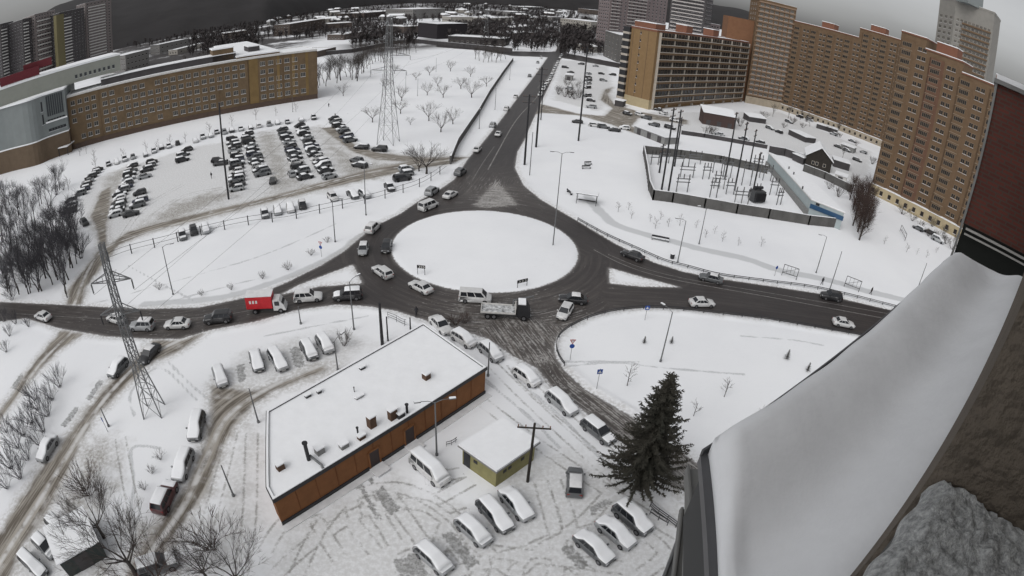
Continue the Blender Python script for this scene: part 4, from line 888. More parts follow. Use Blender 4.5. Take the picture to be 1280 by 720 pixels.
# lower metal gutters under the ledge
gt = thing('gutter_ledge', 'grey metal flashings running down the facade below the snowy ledge corner', 'flashing', wu*2+Vector((0,0,41)))
base_ = wu*2+Vector((0,0,41)); gmt = mat('gutter_metal', (.17,.17,.165), .55, .1, metal=.2)
for (p1, z1, p2, z2, wdd) in (((871,592),41.7,(880,720),41.7,.20), ((868,600),41.2,(866,726),41.2,.16), ((862,640),40.8,(852,730),40.6,.2), ((858,655),40.6,(832,726),40.4,.08)):
    mb = MB(); A1, A2 = G(p1, z1)-base_, G(p2, z2)-base_; mb.bar(A1, A2, wdd, .12); mb.bar(A1+Vector((-wdd/2, 0, .06)), A2+Vector((-wdd/2, 0, .06)), .03, .09); mb.build('flashing_strip', gmt if wdd > .1 else steel_m, gt, bevel=.01)
# rough frosted snow heap on the sill just under the camera
mb = MB(); n1, n2 = 170, 150; V = []; F_ = []
import mathutils
for i in range(n1+1):
    for j in range(n2+1):
        u_ = -.25+.985*i/n1; v = -.595+.575*j/n2
        n_ = mathutils.noise.fractal(Vector((u_*40, v*40, 0)), .6, 2, 5)*.006+mathutils.noise.noise(Vector((u_*7, v*7, 4)))*.007+max(0, mathutils.noise.noise(Vector((u_*55, v*55, 7))))*.010
        e = min(1, (n2-j)/8)**.5; V.append(Mw @ Vector((u_, v+.004*math.sin(u_*60), 44.475+(.050+n_)*e)))
for i in range(n1):
    for j in range(n2): a = i*(n2+1)+j; F_.append((a, a+n2+1, a+n2+2, a+1))
mb.add(V, F_); mb.build('frosted_snow', mat('frosted_crust', (.52,.53,.53), .85, .1, 90, col2=(.16,.165,.165), bump=.4, bscale=220), wall, smooth=True)
# ------------------------------------------------------------ CARS
paints = {'white': (.60,.60,.60), 'black': (.012,.012,.014), 'silver': (.30,.31,.32), 'grey': (.09,.095,.10), 'red': (.075,.012,.014), 'darkblue': (.015,.02,.045), 'beige': (.30,.27,.22)}
def paint(c):
    k = 'paint_'+c
    if k in MATS: return MATS[k]
    m = mat(k, paints[c], .35, .06, 2, col2=tuple(x*.8+.02 for x in paints[c]), spec=.5); m.node_tree.nodes['Principled BSDF'].inputs['Coat Weight'].default_value = .4; return m
lamp_m = mat('headlamp_glass', (.45,.46,.48), .15, .1, spec=.6); tail_m = mat('tail_lamp_red', (.25,.015,.012), .3, .1)
plate_m = mat('number_plate', (.55,.55,.53), .5, .05)
TY = { # length, width, belt height, hood z, [greenhouse: rear base x, rear top x, front top x, front base x], roof z, trunk z
 'sedan': (4.55, 1.76, .92, .86, (-1.72,-1.05,.25,1.05), 1.45, .98), 'hatch': (4.1, 1.72, .95, .90, (-2.0,-1.55,.30,1.12), 1.50, .98),
 'suv': (4.65, 1.86, 1.08, 1.02, (-2.27,-1.95,.35,1.05), 1.74, 1.1), 'wagon': (4.7, 1.78, .95, .88, (-2.3,-1.95,.30,1.10), 1.50, .98), 'van': (5.0, 1.9, 1.15, 1.05, (-2.46,-2.35,1.0,1.75), 1.98, 1.15)}
def car_meshes(ty, col, snow, lod):
    key = ('car', ty, col, snow, lod)
    if key in MATS: return MATS[key]
    L, Wd, zb, zh, gx, zr_, zt = TY[ty]; hl = L/2; hw = Wd/2; out = []
    def sec(x, w, z0, z1): return [(x,-w*.93,z0),(x,-w,z0+.12),(x,-w,(z0+z1)/2),(x,-w*.985,z1-.10),(x,-w*.90,z1-.015),(x,-w*.4,z1+.02),(x,w*.4,z1+.02),(x,w*.90,z1-.015),(x,w*.985,z1-.10),(x,w,(z0+z1)/2),(x,w,z0+.12),(x,w*.93,z0)]
    st = [(-hl,hw*.80,.42,zt-.22),(-hl+.06,hw*.93,.30,zt-.06),(-hl+.35,hw,.24,zt),(gx[0]+.05,hw,.22,max(zt,zb-.01)),(-.2,hw,.20,zb),(gx[3]-.05,hw,.20,zb),(gx[3]+.15,hw*.995,.20,zh+.03),(hl-.55,hw*.97,.22,zh-.04),(hl-.18,hw*.90,.26,zh-.12),(hl-.02,hw*.74,.36,zh-.26)]
    mb = MB(); mb.loft([sec(*s) for s in st]); out.append(('body', mb.mesh('body', paint(col), True), None))
    wt = hw*.76; wb = hw*.93; zr1 = zr_-.05
    mb = MB(); G4 = lambda x, w, z: [(x,-w,z),(x,w,z)]
    rb_, rt, ft_, fb = gx
    P = [(rb_,-wb,zb-.03),(rb_,wb,zb-.03),(fb,wb,zb-.03),(fb,-wb,zb-.03),(rt,-wt,zr1),(rt,wt,zr1),(ft_,wt,zr1),(ft_,-wt,zr1)]
    mb.add(P, [(0,1,5,4),(1,2,6,5),(2,3,7,6),(3,0,4,7),(4,5,6,7)])
    mb.add([(rt-.03,-wt-.01,zr1),(rt-.03,wt+.01,zr1),(ft_+.05,wt+.01,zr1),(ft_+.05,-wt-.01,zr1),(rt+.15,-wt*.82,zr_),(rt+.15,wt*.82,zr_),(ft_-.12,wt*.82,zr_),(ft_-.12,-wt*.82,zr_)], [(0,1,5,4),(1,2,6,5),(2,3,7,6),(3,0,4,7),(4,5,6,7)])
    out.append(('cabin', mb.mesh('cabin', paint(col)), None))
    def quad(A_, B_, C_, D_, i0, i1, j0, j1, off):        # inset panel on a cabin face
        A_, B_, C_, D_ = map(Vector, (A_, B_, C_, D_)); f = lambda s, q: (A_*(1-s)+B_*s)*(1-q)+(D_*(1-s)+C_*s)*q
        n = (D_-A_).cross(B_-A_).normalized()*off; return [f(i0,j0)+n, f(i1,j0)+n, f(i1,j1)+n, f(i0,j1)+n]
    gl = glass_m
    def pane(name, qs):
        mb = MB()
        for q in qs: mb.add(q, [(0,1,2,3)])
        out.append((name, mb.mesh(name, gl), None))
    Pv = [Vector(p) for p in P]
    pane('windscreen', [quad(Pv[2],Pv[3],Pv[7],Pv[6],.04,.96,.06,.96,.012)]); 
    pane('rear_window', [quad(Pv[0],Pv[1],Pv[5],Pv[4],.08,.92,.15,.92,.012)])
    if lod < 2:
        pane('side_window', [quad(Pv[3],Pv[0],Pv[4],Pv[7],.06,.36,.08,.92,.012), quad(Pv[3],Pv[0],Pv[4],Pv[7],.39,.66,.08,.92,.012), quad(Pv[3],Pv[0],Pv[4],Pv[7],.69,.93,.12,.88,.012)])
        pane('side_window', [quad(Pv[1],Pv[2],Pv[6],Pv[5],.64,.94,.08,.92,.012), quad(Pv[1],Pv[2],Pv[6],Pv[5],.34,.61,.08,.92,.012), quad(Pv[1],Pv[2],Pv[6],Pv[5],.07,.31,.12,.88,.012)])
    else: pane('side_window', [quad(Pv[3],Pv[0],Pv[4],Pv[7],.08,.92,.08,.92,.012)]); pane('side_window', [quad(Pv[1],Pv[2],Pv[6],Pv[5],.08,.92,.08,.92,.012)])
    wx = (L*.305, -L*.29); rw = .33 if ty not in ('suv', 'van') else .37; ns = 18 if lod == 0 else 10
    for x in wx:
        for sgn in (-1, 1):
            mb = MB(); c = Vector((x, sgn*(hw-.10), rw)); mb.tube([c-Vector((0,.11,0)), c+Vector((0,.11,0))], rw, ns)
            wheel = mb.mesh('wheel', rub_m); ch = None
            if lod == 0:
                m2 = MB(); c2 = c+Vector((0, sgn*.112, 0)); m2.tube([c2-Vector((0,.01,0)), c2+Vector((0,.01,0))], rw*.62, ns); ch = ('rim', m2.mesh('rim', rim_m))
            out.append(('wheel', wheel, ch))
    if lod == 0:
        for sgn in (-1, 1):
            mb = MB(); mb.box(hl-.30, hl-.035, sgn*hw*.62-.17, sgn*hw*.62+.17, zh-.32, zh-.17); out.append(('headlight', mb.mesh('headlight', lamp_m), None))
            mb = MB(); mb.box(-hl+.01, -hl+.12, sgn*hw*.72-.14, sgn*hw*.72+.14, zt-.30, zt-.10); out.append(('tail_light', mb.mesh('tail_light', tail_m), None))
            mb = MB(); mb.box(gx[3]-.42, gx[3]-.24, sgn*(hw+.09)-.09, sgn*(hw+.09)+.09, zb-.01, zb+.13); out.append(('mirror', mb.mesh('mirror', paint(col)), None))
        mb = MB(); mb.box(hl-.06, hl+.005, -.62, .62, .30, .46); out.append(('bumper', mb.mesh('bumper', dark_m), None))
        mb = MB(); mb.box(hl+.006, hl+.02, -.26, .26, .34, .45); out.append(('number_plate', mb.mesh('number_plate', plate_m), None))
    if snow:
        mb = MB(); t0 = {1: .05, 2: .10, 3: .12}[snow]; js = [-1,-.93,-.6,0,.6,.93,1]
        def strip(prof, wf, t0):
            secs = []
            n = len(prof)
            for i, (x, z, w) in enumerate(prof):
                e = .25 if i in (0, n-1) else 1
                top = [(x, w*j, z+(t0*e if abs(j) < .95 else .0)+(.03*e if abs(j) < .5 else 0)) for j in js]; secs.append(top)
            o = len(mb.v)
            for q in secs: mb.v += q
            m = len(js)
            for i in range(n-1):
                for k in range(m-1): mb.f.append((o+i*m+k, o+(i+1)*m+k, o+(i+1)*m+k+1, o+i*m+k+1)); mb.m.append(0)
        ro = [(rt-.02, zr1+.01, wt*.97), (rt+.15, zr_+.005, wt*.97), ((rt+ft_)/2, zr_+.01, wt*.99), (ft_-.12, zr_+.005, wt*.97), (ft_+.05, zr1+.01, wt*.97)]
        hood = [(fb+.12, zh+.05, hw*.86), (fb+.45, zh+.02, hw*.90), (hl-.5, zh-.03, hw*.86), (hl-.16, zh-.11, hw*.78)]
        trunk = [(-hl+.08, zt-.05, hw*.8), (-hl+.32, zt+.015, hw*.86), (rb_-.02, zb+.0, hw*.84)] if ty == 'sedan' else None
        if snow == 3:
            allp = ([(-hl+.05, zt-.07, hw*.82), (-hl+.3, zt+.015, hw*.88)] if ty == 'sedan' else [(-hl+.01, zt-.12, hw*.84)])+[(rb_-.02, zb+.02, hw*.86)]+ro+[(fb+.03, zb+.02, hw*.88)]+hood[1:]
            strip(allp, 1, t0)
        else:
            strip(ro, 1, t0)
            if snow == 2: strip(hood, 1, t0*.7)
            if trunk and snow == 2: strip(trunk, 1, t0*.7)
        out.append(('snow_cover', mb.mesh('snow_cover', snow_m if snow > 1 else snow_d, True), None))
    MATS[key] = out; return out
def place(root, meshes):
    for nm, me, ch in meshes:
        o = bpy.data.objects.new(nm, me); COL.objects.link(o); o.parent = root
        if ch: c = bpy.data.objects.new(ch[0], ch[1]); COL.objects.link(c); c.parent = o
ALLCARS = []
def car(ty, col, snow, p1, p2, label, group=None, lod=None, name='car', cat='car', sc=1.0):
    a, b = G(p1, .6), G(p2, .6); c = (a+b)/2; d = math.hypot(c.x, c.y)
    if lod is None: lod = 0 if d < 105 else (1 if d < 180 else 2)
    r = thing(name, label, cat, (c.x, c.y, .012), math.atan2(b.y-a.y, b.x-a.x), group); 
    if sc != 1: r.scale = (sc, sc, sc)
    place(r, car_meshes(ty, col, snow, lod)); ALLCARS.append(r); return r
# bottom car park, each deep in snow
car('van','white',3,(515,567),(562,608),'snow-covered white van parked between the orange building and the yellow kiosk',None,None,'van','van')
car('hatch','silver',3,(574,647),(611,680),'snow-covered hatchback nearest the camera in the row of three below the kiosk')
car('wagon','grey',3,(605,627),(634,660),'snow-covered estate car in the middle of the row of three below the kiosk')
car('sedan','silver',3,(631,613),(661,647),'snow-covered car at the right end of the row of three below the kiosk')
car('hatch','silver',3,(525,682),(560,713),'snow-covered car parked alone at the bottom edge of the picture')
car('sedan','grey',3,(724,668),(763,701),'snow-covered saloon at the left of the three cars beside the small rail')
car('sedan','silver',3,(751,650),(790,682),'snow-covered saloon in the middle of the three cars beside the small rail')
car('suv','grey',3,(773,632),(810,664),'large snow-covered dark car at the right of the three cars beside the small rail')
car('hatch','grey',1,(718,620),(719,585),'dark grey hatchback standing alone between the kiosk and the spruce')
# kerb parked along the southern road
car('wagon','silver',3,(687,490),(719,517),'snow-covered estate car parked beside the south road, second up from the spruce')
car('wagon','grey',2,(734,527),(763,550),'grey-roofed car parked beside the south road, nearest the spruce')
car('hatch','white',3,(643,459),(675,482),'snow-covered white car parked at the kerb right of the orange building corner')
car('hatch','white',3,(563,413),(597,434),'snow-covered car parked tight beside the top right edge of the orange roof')
car('hatch','silver',3,(601,429),(627,451),'snow-covered car at the right corner of the orange building')
car('sedan','white',1,(541,396),(561,416),'white saloon with dark rear glass at the top corner of the orange building')
# upper-left bays
bay = 'snow-covered cars in the bays behind the orange building'
car('hatch','silver',3,(399,419),(414,441),'rightmost snow-covered car in the bays behind the orange building',bay)
car('hatch','grey',3,(380,427),(393,449),'snow-covered car left of the bare dark bay behind the orange building, second from the right',bay)
car('wagon','silver',3,(340,438),(355,462),'snow-covered car in the bays, third from the right beyond the bare dark bay',bay)
car('sedan','grey',3,(317,436),(325,466),'dark snow-topped saloon in the bays, fourth from the right',bay)
car('hatch','silver',3,(271,458),(280,484),'leftmost snow-covered car in the bays, nearest the slender pylon',bay)
car('wagon','grey',3,(249,517),(241,549),'dark snow-covered estate car beside the brown slush track')
car('wagon','silver',3,(234,566),(222,597),'snow-buried car parked just above the dark red car')
car('suv','red',2,(199,637),(213,606),'dark red car with snow on its windscreen beside the slush track')
car('sedan','black',1,(197,431),(176,453),'black car driving down the side road behind the slender pylon')
car('hatch','grey',3,(157,449),(137,471),'snow-covered car parked on the verge left of the side road')
car('sedan','silver',3,(67,547),(50,574),'snow-covered car parked on the verge at the left edge below the bushes')
car('hatch','grey',2,(62,648),(82,668),'white-roofed car, upper of the three at the lower left corner')
car('hatch','silver',2,(46,673),(66,692),'snow-topped car, middle of the three at the lower left corner')
car('wagon','grey',3,(28,693),(55,718),'snow-covered car, lowest of the three at the lower left corner')
car('suv','grey',2,(178,712),(215,700),'snow-topped car half hidden under the bare tree at the bottom edge')
# traffic
car('sedan','white',0,(63,398),(44,392),'white saloon driving at the far left end of the west road')
car('hatch','white',1,(152,400),(138,396),'white hatchback just left of the pylon on the west road')
car('suv','silver',1,(191,407),(164,407),'silver off-road car passing the foot of the pylon on the west road')
car('sedan','white',0,(236,404),(207,405),'white saloon on the west road between the slender pylon and the black car')
car('suv','black',0,(288,396),(257,399),'black off-road car on the west road behind the red truck')
car('suv','white',1,(372,372),(398,370),'white car directly ahead of the red truck on the west road')
car('suv','black',2,(450,368),(419,370),'black off-road car with snow on its roof entering the roundabout from the west')
car('wagon','white',0,(490,348),(466,331),'white estate car circling the left side of the roundabout island')
car('hatch','silver',1,(456,302),(452,321),'grey-roofed car leaving the roundabout towards the west triangle')
car('hatch','black',0,(486,299),(480,318),'black hatchback circling beside the left edge of the island')
car('suv','white',1,(459,291),(473,278),'white and dark car beside the snowbank at the upper left of the roundabout')
car('van','white',0,(522,263),(549,252),'white minibus at the upper left of the roundabout',None,None,'minibus','minibus')
car('suv','silver',0,(533,244),(547,234),'silver off-road car on the kerb side of the white minibus')
car('sedan','white',0,(556,247),(570,239),'white saloon ahead of the minibus at the north exit')
car('sedan','white',0,(540,366),(512,351),'white saloon circling the lower left side of the island')
car('van','white',0,(579,371),(609,373),'white van beside the lower edge of the island next to the tow truck',None,None,'van','van')
car('sedan','black',1,(731,375),(702,372),'black saloon east of the tow truck')
car('hatch','white',0,(712,380),(700,399),'white-roofed hatchback turning into the south road')
car('sedan','white',0,(863,378),(892,378),'white saloon on the east road above the snowy lawn')
car('sedan','white',0,(1041,401),(1068,406),'white saloon at the right end of the east road near the ledge')
car('suv','black',0,(1053,373),(1025,368),'black off-road car at the kerb of the east road near the ledge')
car('sedan','black',0,(804,324),(778,314),'black saloon coming towards the roundabout from the east')
car('sedan','grey',1,(903,351),(875,344),'dark car on the east road behind the black saloon')
for i, (x, y, x2, y2, c) in enumerate([(570,219,581,211,'grey'),(592,191,601,182,'white'),(613,160,619,153,'silver'),(620,171,626,163,'white'),(630,140,636,132,'white'),(642,124,647,117,'white'),(660,98,664,92,'grey')]):
    car('sedan' if i % 2 else 'suv', c, 0, (x,y), (x2,y2), '%s car on the left side of the north road, %s counted up from the roundabout' % ({'grey':'dark','white':'white','silver':'silver'}[c], nth(i)), 'cars on the left side of the north road')
for i, (x, y) in enumerate([(681,107),(687,99),(691,91),(694,84),(697,78),(700,72),(672,78),(676,72),(684,103),(689,94.5),(692.5,87),(695.5,81),(702,69),(679,111),(675,118)]):
    car('wagon', 'white' if i % 3 else 'silver', 1, (x+2,y-3), (x-2,y+3), 'small pale car in the far queue on the north road, %s from its near end' % nth(i), 'queue on the far north road')
# row cars: (list of centres), direction in pixels, row name
def row(pts, dv, rn, cols, snows, types=('sedan','hatch','wagon','suv'), sc=1.0):
    for i, (x, y) in enumerate(pts):
        c = cols[i % len(cols)]; s = snows[(i*7+3) % len(snows)]; ty = types[(i*5+1) % len(types)]
        sn = {0: 'bare-roofed', 1: 'frosted', 2: 'snow-topped', 3: 'snow-covered'}[s]; jit = (random.uniform(-.6,.6), random.uniform(-.3,.3))
        if random.random() < .5: d2 = (-dv[0], -dv[1])
        else: d2 = dv
        car(ty, c, s, (x-d2[0]/2+jit[0], y-d2[1]/2+jit[1]), (x+d2[0]/2+jit[0], y+d2[1]/2+jit[1]), '%s %s car, %s %s' % (sn, {'darkblue':'dark blue'}.get(c, c), nth(i), rn), 'cars '+rn.split('from the ',1)[-1].split(' ',1)[1], None)
D_ = ['black','grey','black','silver','black','darkblue','grey','black','white']; Wn_ = ['silver','white','grey','silver','white']
row([(122,212),(118,216),(114,221),(110,226),(107,231),(104,236),(100,242)], (17,-5), 'from the top in the leftmost row of the school lot', D_, [0,2,2,1])
row([(88,250),(88,257),(87,263)], (14,-3), 'from the top in the trio beside the left woods', D_, [2,2,1])
car('hatch','black',0,(102,275),(109,281),'black car alone beside the bare trees left of the car park')
row([(136,205),(146,202),(156,199),(166,196),(182,193),(192,188),(201,184),(211,182),(222,179),(244,175),(253,171),(263,169),(271,165),(281,165),(290,163),(301,161),(313,159),(324,157),(336,155),(347,153),(359,152),(377,149),(392,147)], (2,7), 'from the left in the line along the school front', ['black','white','silver','silver','grey','silver','black','silver'], [3,3,2,2,0])
row([(166,207),(164,213),(162,218),(161,223),(159,228),(157,233),(153,238),(150,243),(149,248),(148,253),(147,258),(146,263),(144,268)], (15,-4), 'from the top in the second row of the school lot', D_, [2,2,1,3])
row([(190,202),(187,207),(183,212),(181,220),(175,241),(175,250),(172,256),(164,267)], (16,-4), 'from the top right of the second row, paired cars', D_, [0,2,1,0])
row([(234,187),(229,193),(228,200)], (15,-4), 'from the top in the trio left of the tall dark pole', D_, [0,2,2])
row([(290,173),(291,178),(293,183),(294,188),(295,194),(296,199),(297,204),(296,209),(295,214),(295,219),(296,224),(296,230),(296,235)], (17,-3), 'from the top in the row right of the dark pole', D_, [0,2,2,1])
row([(272,200),(276,204)], (16,-2), 'from the top of the pair touching the tall dark pole', ['black'], [1,0])
row([(310,167),(310,172),(311,177),(314,182),(316,187),(317,192),(319,197),(320,202),(322,207),(325,212),(328,217)], (18,-4), 'from the top in the third row of the school lot', D_, [2,0,2,2])
row([(353,162),(356,167),(359,172),(361,177),(363,182),(365,187),(367,192),(369,197),(371,202),(374,208),(377,214),(381,221)], (18,-4), 'from the top in the fourth row of the school lot', D_, [2,2,0,1])
row([(374,157),(378,162),(380,167),(383,172),(386,177),(389,182),(391,187),(394,192),(396,197),(400,202),(403,207),(407,213),(412,220)], (18,-4), 'from the top in the fifth row of the school lot', D_, [2,3,2,0])
row([(417,148),(420,152),(423,157),(427,161),(430,165),(433,170),(438,175)], (17,-3), 'from the top in the rightmost row below the park', D_, [2,2,1,0])
row([(446,200),(450,206)], (17,3), 'from the top of the pair inside the lot road', ['grey','black'], [2,0])
row([(508,211),(505,217),(503,223)], (19,-3), 'from the top of the trio under the big bush', ['silver','grey','black'], [2,2,0])
car('wagon','black',2,(462,184),(442,183),'black car with a snowy roof parked left of the big pylon foot')
car('suv','black',0,(484,187),(465,186),'black off-road car parked at the foot of the big pylon')
car('hatch','black',0,(340,230),(342,221),'dark car standing alone between the third and fourth rows')
car('hatch','silver',0,(366,219),(363,215),'small dark car beside the fourth row',None); car('sedan','black',2,(483,229),(491,238),'dark car parked near the fence left of the trio under the big bush')
for i, (x, y, c, s) in enumerate([(228,294,'grey',2),(242,288,'black',0),(257,286,'silver',3),(331,267,'grey',2),(347,263,'silver',3),(363,260,'white',3),(378,256,'black',1)]):
    car('hatch', c, s, (x-1.5,y-6), (x+1.5,y+6), '%s car in the bays along the lot road fence, %s from the left' % ({0:'bare-roofed',1:'frosted',2:'snow-topped',3:'snow-covered'}[s]+' '+c, nth(i)), 'cars along the lot road fence')
car('hatch','white',1,(411,241),(421,251),'white car with dark glass by the fence posts'); car('sedan','grey',3,(436,239),(446,247),'snow-covered dark car right of the white one by the fence'); car('hatch','silver',3,(451,239),(461,246),'snow-buried car beside the thin lamp post by the fence')
# cars near the ochre block
row([(736,92),(736,96),(736,100),(735,104),(735,109),(734,119)], (9,-.5), 'from the top in the short column left of the ochre block', ['silver','black','grey'], [2,2,1], sc=1)
row([(739,125),(739,133)], (12,1.5), 'from the top of the pair by the side street', ['black','silver'], [0,3])
row([(722,152),(743,156),(755,158),(768,162),(781,160)], (9,1), 'from the left along the near side of the curving side street', ['black','white','grey','black','white'], [1,3,2])
row([(785,142),(800,143),(808,147),(823,137),(829,141),(817,156),(838,159),(843,150)], (12,3), 'from the left in the parking before the ochre facade', ['black','white','grey'], [2,2,0])
row([(752,92),(754,100),(706,84),(713,90),(711,110),(766,93),(726,80),(745,82)], (9,1), 'from the left scattered in the car park beyond the side street', ['black','silver','black'], [0,2])
row([(974,165),(986,152),(1012,150),(1048,183),(1058,188),(1022,148),(1000,146),(1065,176),(1079,190),(1072,200),(930,174),(900,168),(950,178),(962,160),(1042,168)], (11,4), 'from the left scattered in the yard below the brown block', ['black','grey','silver'], [2,3,2])
row([(1148,285),(1162,290),(1172,300)], (16,8), 'from the left in bushes by the near brown block', ['grey','black','silver'], [3,2,3])
# ---- red box truck and tow truck
def wheelset(r, xs, hw, rw, nm='wheel'):
    for x in xs:
        for s in (-1, 1):
            mb = MB(); mb.tube([(x, s*hw-.14, rw), (x, s*hw+.14, rw)], rw, 16); o = mb.build(nm, rub_m, r); m2 = MB(); m2.tube([(x, s*(hw+.142), rw), (x, s*(hw+.16), rw)], rw*.55, 12); m2.build('rim', rim_m, o)
a, b = G((314,382), 1), G((355,380), 1); c = (a+b)/2; r = thing('box_truck', 'small truck with a bright red box body and a white cab on the west road', 'truck', (c.x, c.y, 0), math.atan2((b-a).y, (b-a).x))
mb = MB(); mb.box(-3.2, 1.0, -1.05, 1.05, .95, 3.0); mb.build('cargo_box', mat('bright_red', (.50,.022,.03), .4), r, bevel=.04); mb = MB(); mb.box(-3.22, 1.02, -1.07, 1.07, 3.004, 3.08); mb.build('roof_snow', snow_d, r)
mb = MB(); mb.loft([[(1.1,-.98,.5),(1.1,.98,.5),(1.1,.98,2.25),(1.1,-.98,2.25)],[(2.2,-.98,.5),(2.2,.98,.5),(2.1,.92,2.25),(2.1,-.92,2.25)],[(3.05,-.95,.5),(3.05,.95,.5),(2.75,.88,1.4),(2.75,-.88,1.4)]]); mb.build('cab', paint('white'), r)
mb = MB(); mb.add([(2.13,-.85,2.17),(2.13,.85,2.17),(2.77,.82,1.42),(2.77,-.82,1.42)], [(3,2,1,0)]); mb.build('windscreen', glass_m, r)
for s in (-1, 1): mb = MB(); mb.box(1.35, 2.1, s*.985-.01, s*.985+.01, 1.35, 2.05); mb.build('side_window', glass_m, r); mb = MB(); mb.box(3.0, 3.07, s*.7-.15, s*.7+.15, .75, .95); mb.build('headlight', lamp_m, r)
mb = MB(); mb.box(-3.1, 2.9, -.4, .4, .5, .9); mb.build('chassis', dark_m, r); wheelset(r, (-1.9, 2.2), .88, .42)
mb = MB()
for x0, x1 in ((-2.6,-2.3), (-2.1,-1.8), (-1.6,-1.3)): mb.box(x0, x1, -1.062, -1.053, 1.9, 2.4)
mb.build('white_lettering', white_m, r)
a, b = G((600,386), 1), G((665,390), 1); c = (a+b)/2; r = thing('tow_truck', 'tow truck with a long snowy flatbed and a dark cab below the roundabout island', 'truck', (c.x, c.y, 0), math.atan2((b-a).y, (b-a).x))
mb = MB(); mb.box(-3.6, 1.4, -1.2, 1.2, .98, 1.12); mb.build('flatbed', steel_m, r)
mb = MB()
for s in (-1, 1): mb.box(-3.6, 1.4, s*1.2-.05, s*1.2+.05, 1.12, 1.36)
mb.box(1.3, 1.42, -1.2, 1.2, 1.12, 2.1); mb.box(-3.64, -3.54, -1.2, 1.2, 1.1, 1.35); mb.build('bed_rail', white_m, r)
mb = MB(); mb.box(-3.5, 1.25, -1.1, 1.1, 1.125, 1.17); mb.build('snow_patch', mat('patchy_bed_snow', (.72,.73,.74), .8, .1, 1.6, col2=(.05,.05,.05)), r)
mb = MB(); mb.loft([[(1.6,-1.1,.6),(1.6,1.1,.6),(1.6,1.05,2.6),(1.6,-1.05,2.6)],[(3.0,-1.1,.6),(3.0,1.1,.6),(2.85,1.0,2.6),(2.85,-1.0,2.6)],[(3.6,-1.1,.6),(3.6,1.1,.6),(3.45,1.0,1.5),(3.45,-1.0,1.5)]]); mb.build('cab', dark_m, r)
mb = MB(); mb.box(1.7, 2.8, -.85, .85, 2.604, 2.75); mb.build('roof_snow', snow_m, r); mb = MB(); mb.add([(2.88,-.9,2.5),(2.88,.9,2.5),(3.46,.92,1.55),(3.46,-.92,1.55)], [(3,2,1,0)]); mb.build('windscreen', glass_m, r)
mb = MB(); mb.bar((1.0,1.0,2.2), (3.9,1.35,2.9), .16); mb.bar((1.0,1.0,1.1), (1.0,1.0,2.2), .2); mb.bar((3.9,1.35,2.9),(3.9,1.35,2.2),.08); mb.build('crane_boom', steel_m, r)
mb = MB(); mb.box(-3.4, 3.2, -.45, .45, .5, .97); mb.build('chassis', dark_m, r); wheelset(r, (-2.6, -1.7, 2.6), .98, .46)
for s in (-1, 1): mb = MB(); mb.box(3.56, 3.63, s*.8-.15, s*.8+.15, .8, 1.0); mb.build('headlight', lamp_m, r)
# ------------------------------------------------------------ BARE TREES
def grow(mb, tw, p, d, L, r, lvl, maxl, spread, up, rnd, nseg=3, nch=(3, 4), sides=4):
    pts = [p]; rad = [r]; dd = d.copy()
    for i in range(nseg):
        dd = (dd+Vector((rnd.uniform(-1,1), rnd.uniform(-1,1), rnd.uniform(-.5,1)*up))*.16).normalized(); pts.append(pts[-1]+dd*L/nseg); rad.append(r*(1-.55*(i+1)/nseg))
    (tw if lvl > 0 else mb).tube(pts, rad, sides if lvl == 0 else (4 if lvl == 1 else 3), 0, False)
    if lvl >= maxl: return
    n = rnd.randint(*nch)
    for k in range(n):
        t = rnd.uniform(.35, 1.0) if k else 1.0; i = min(int(t*nseg), nseg-1); q = pts[i].lerp(pts[i+1], t*nseg-i)
        a = rnd.uniform(0, 6.28); s = Vector((math.cos(a), math.sin(a), 0)); ax = dd.cross(s); ax = ax.normalized() if ax.length > .01 else Vector((1,0,0))
        nd = (dd+ax*math.tan(rnd.uniform(spread*.6, spread*1.25))); nd.z += up*.25; nd.normalize()
        grow(mb, tw, q, nd, L*rnd.uniform(.58,.82), max(rad[i]*.55, .012), lvl+1, maxl, spread, up, rnd, 2, nch, sides)
PROTO = {}
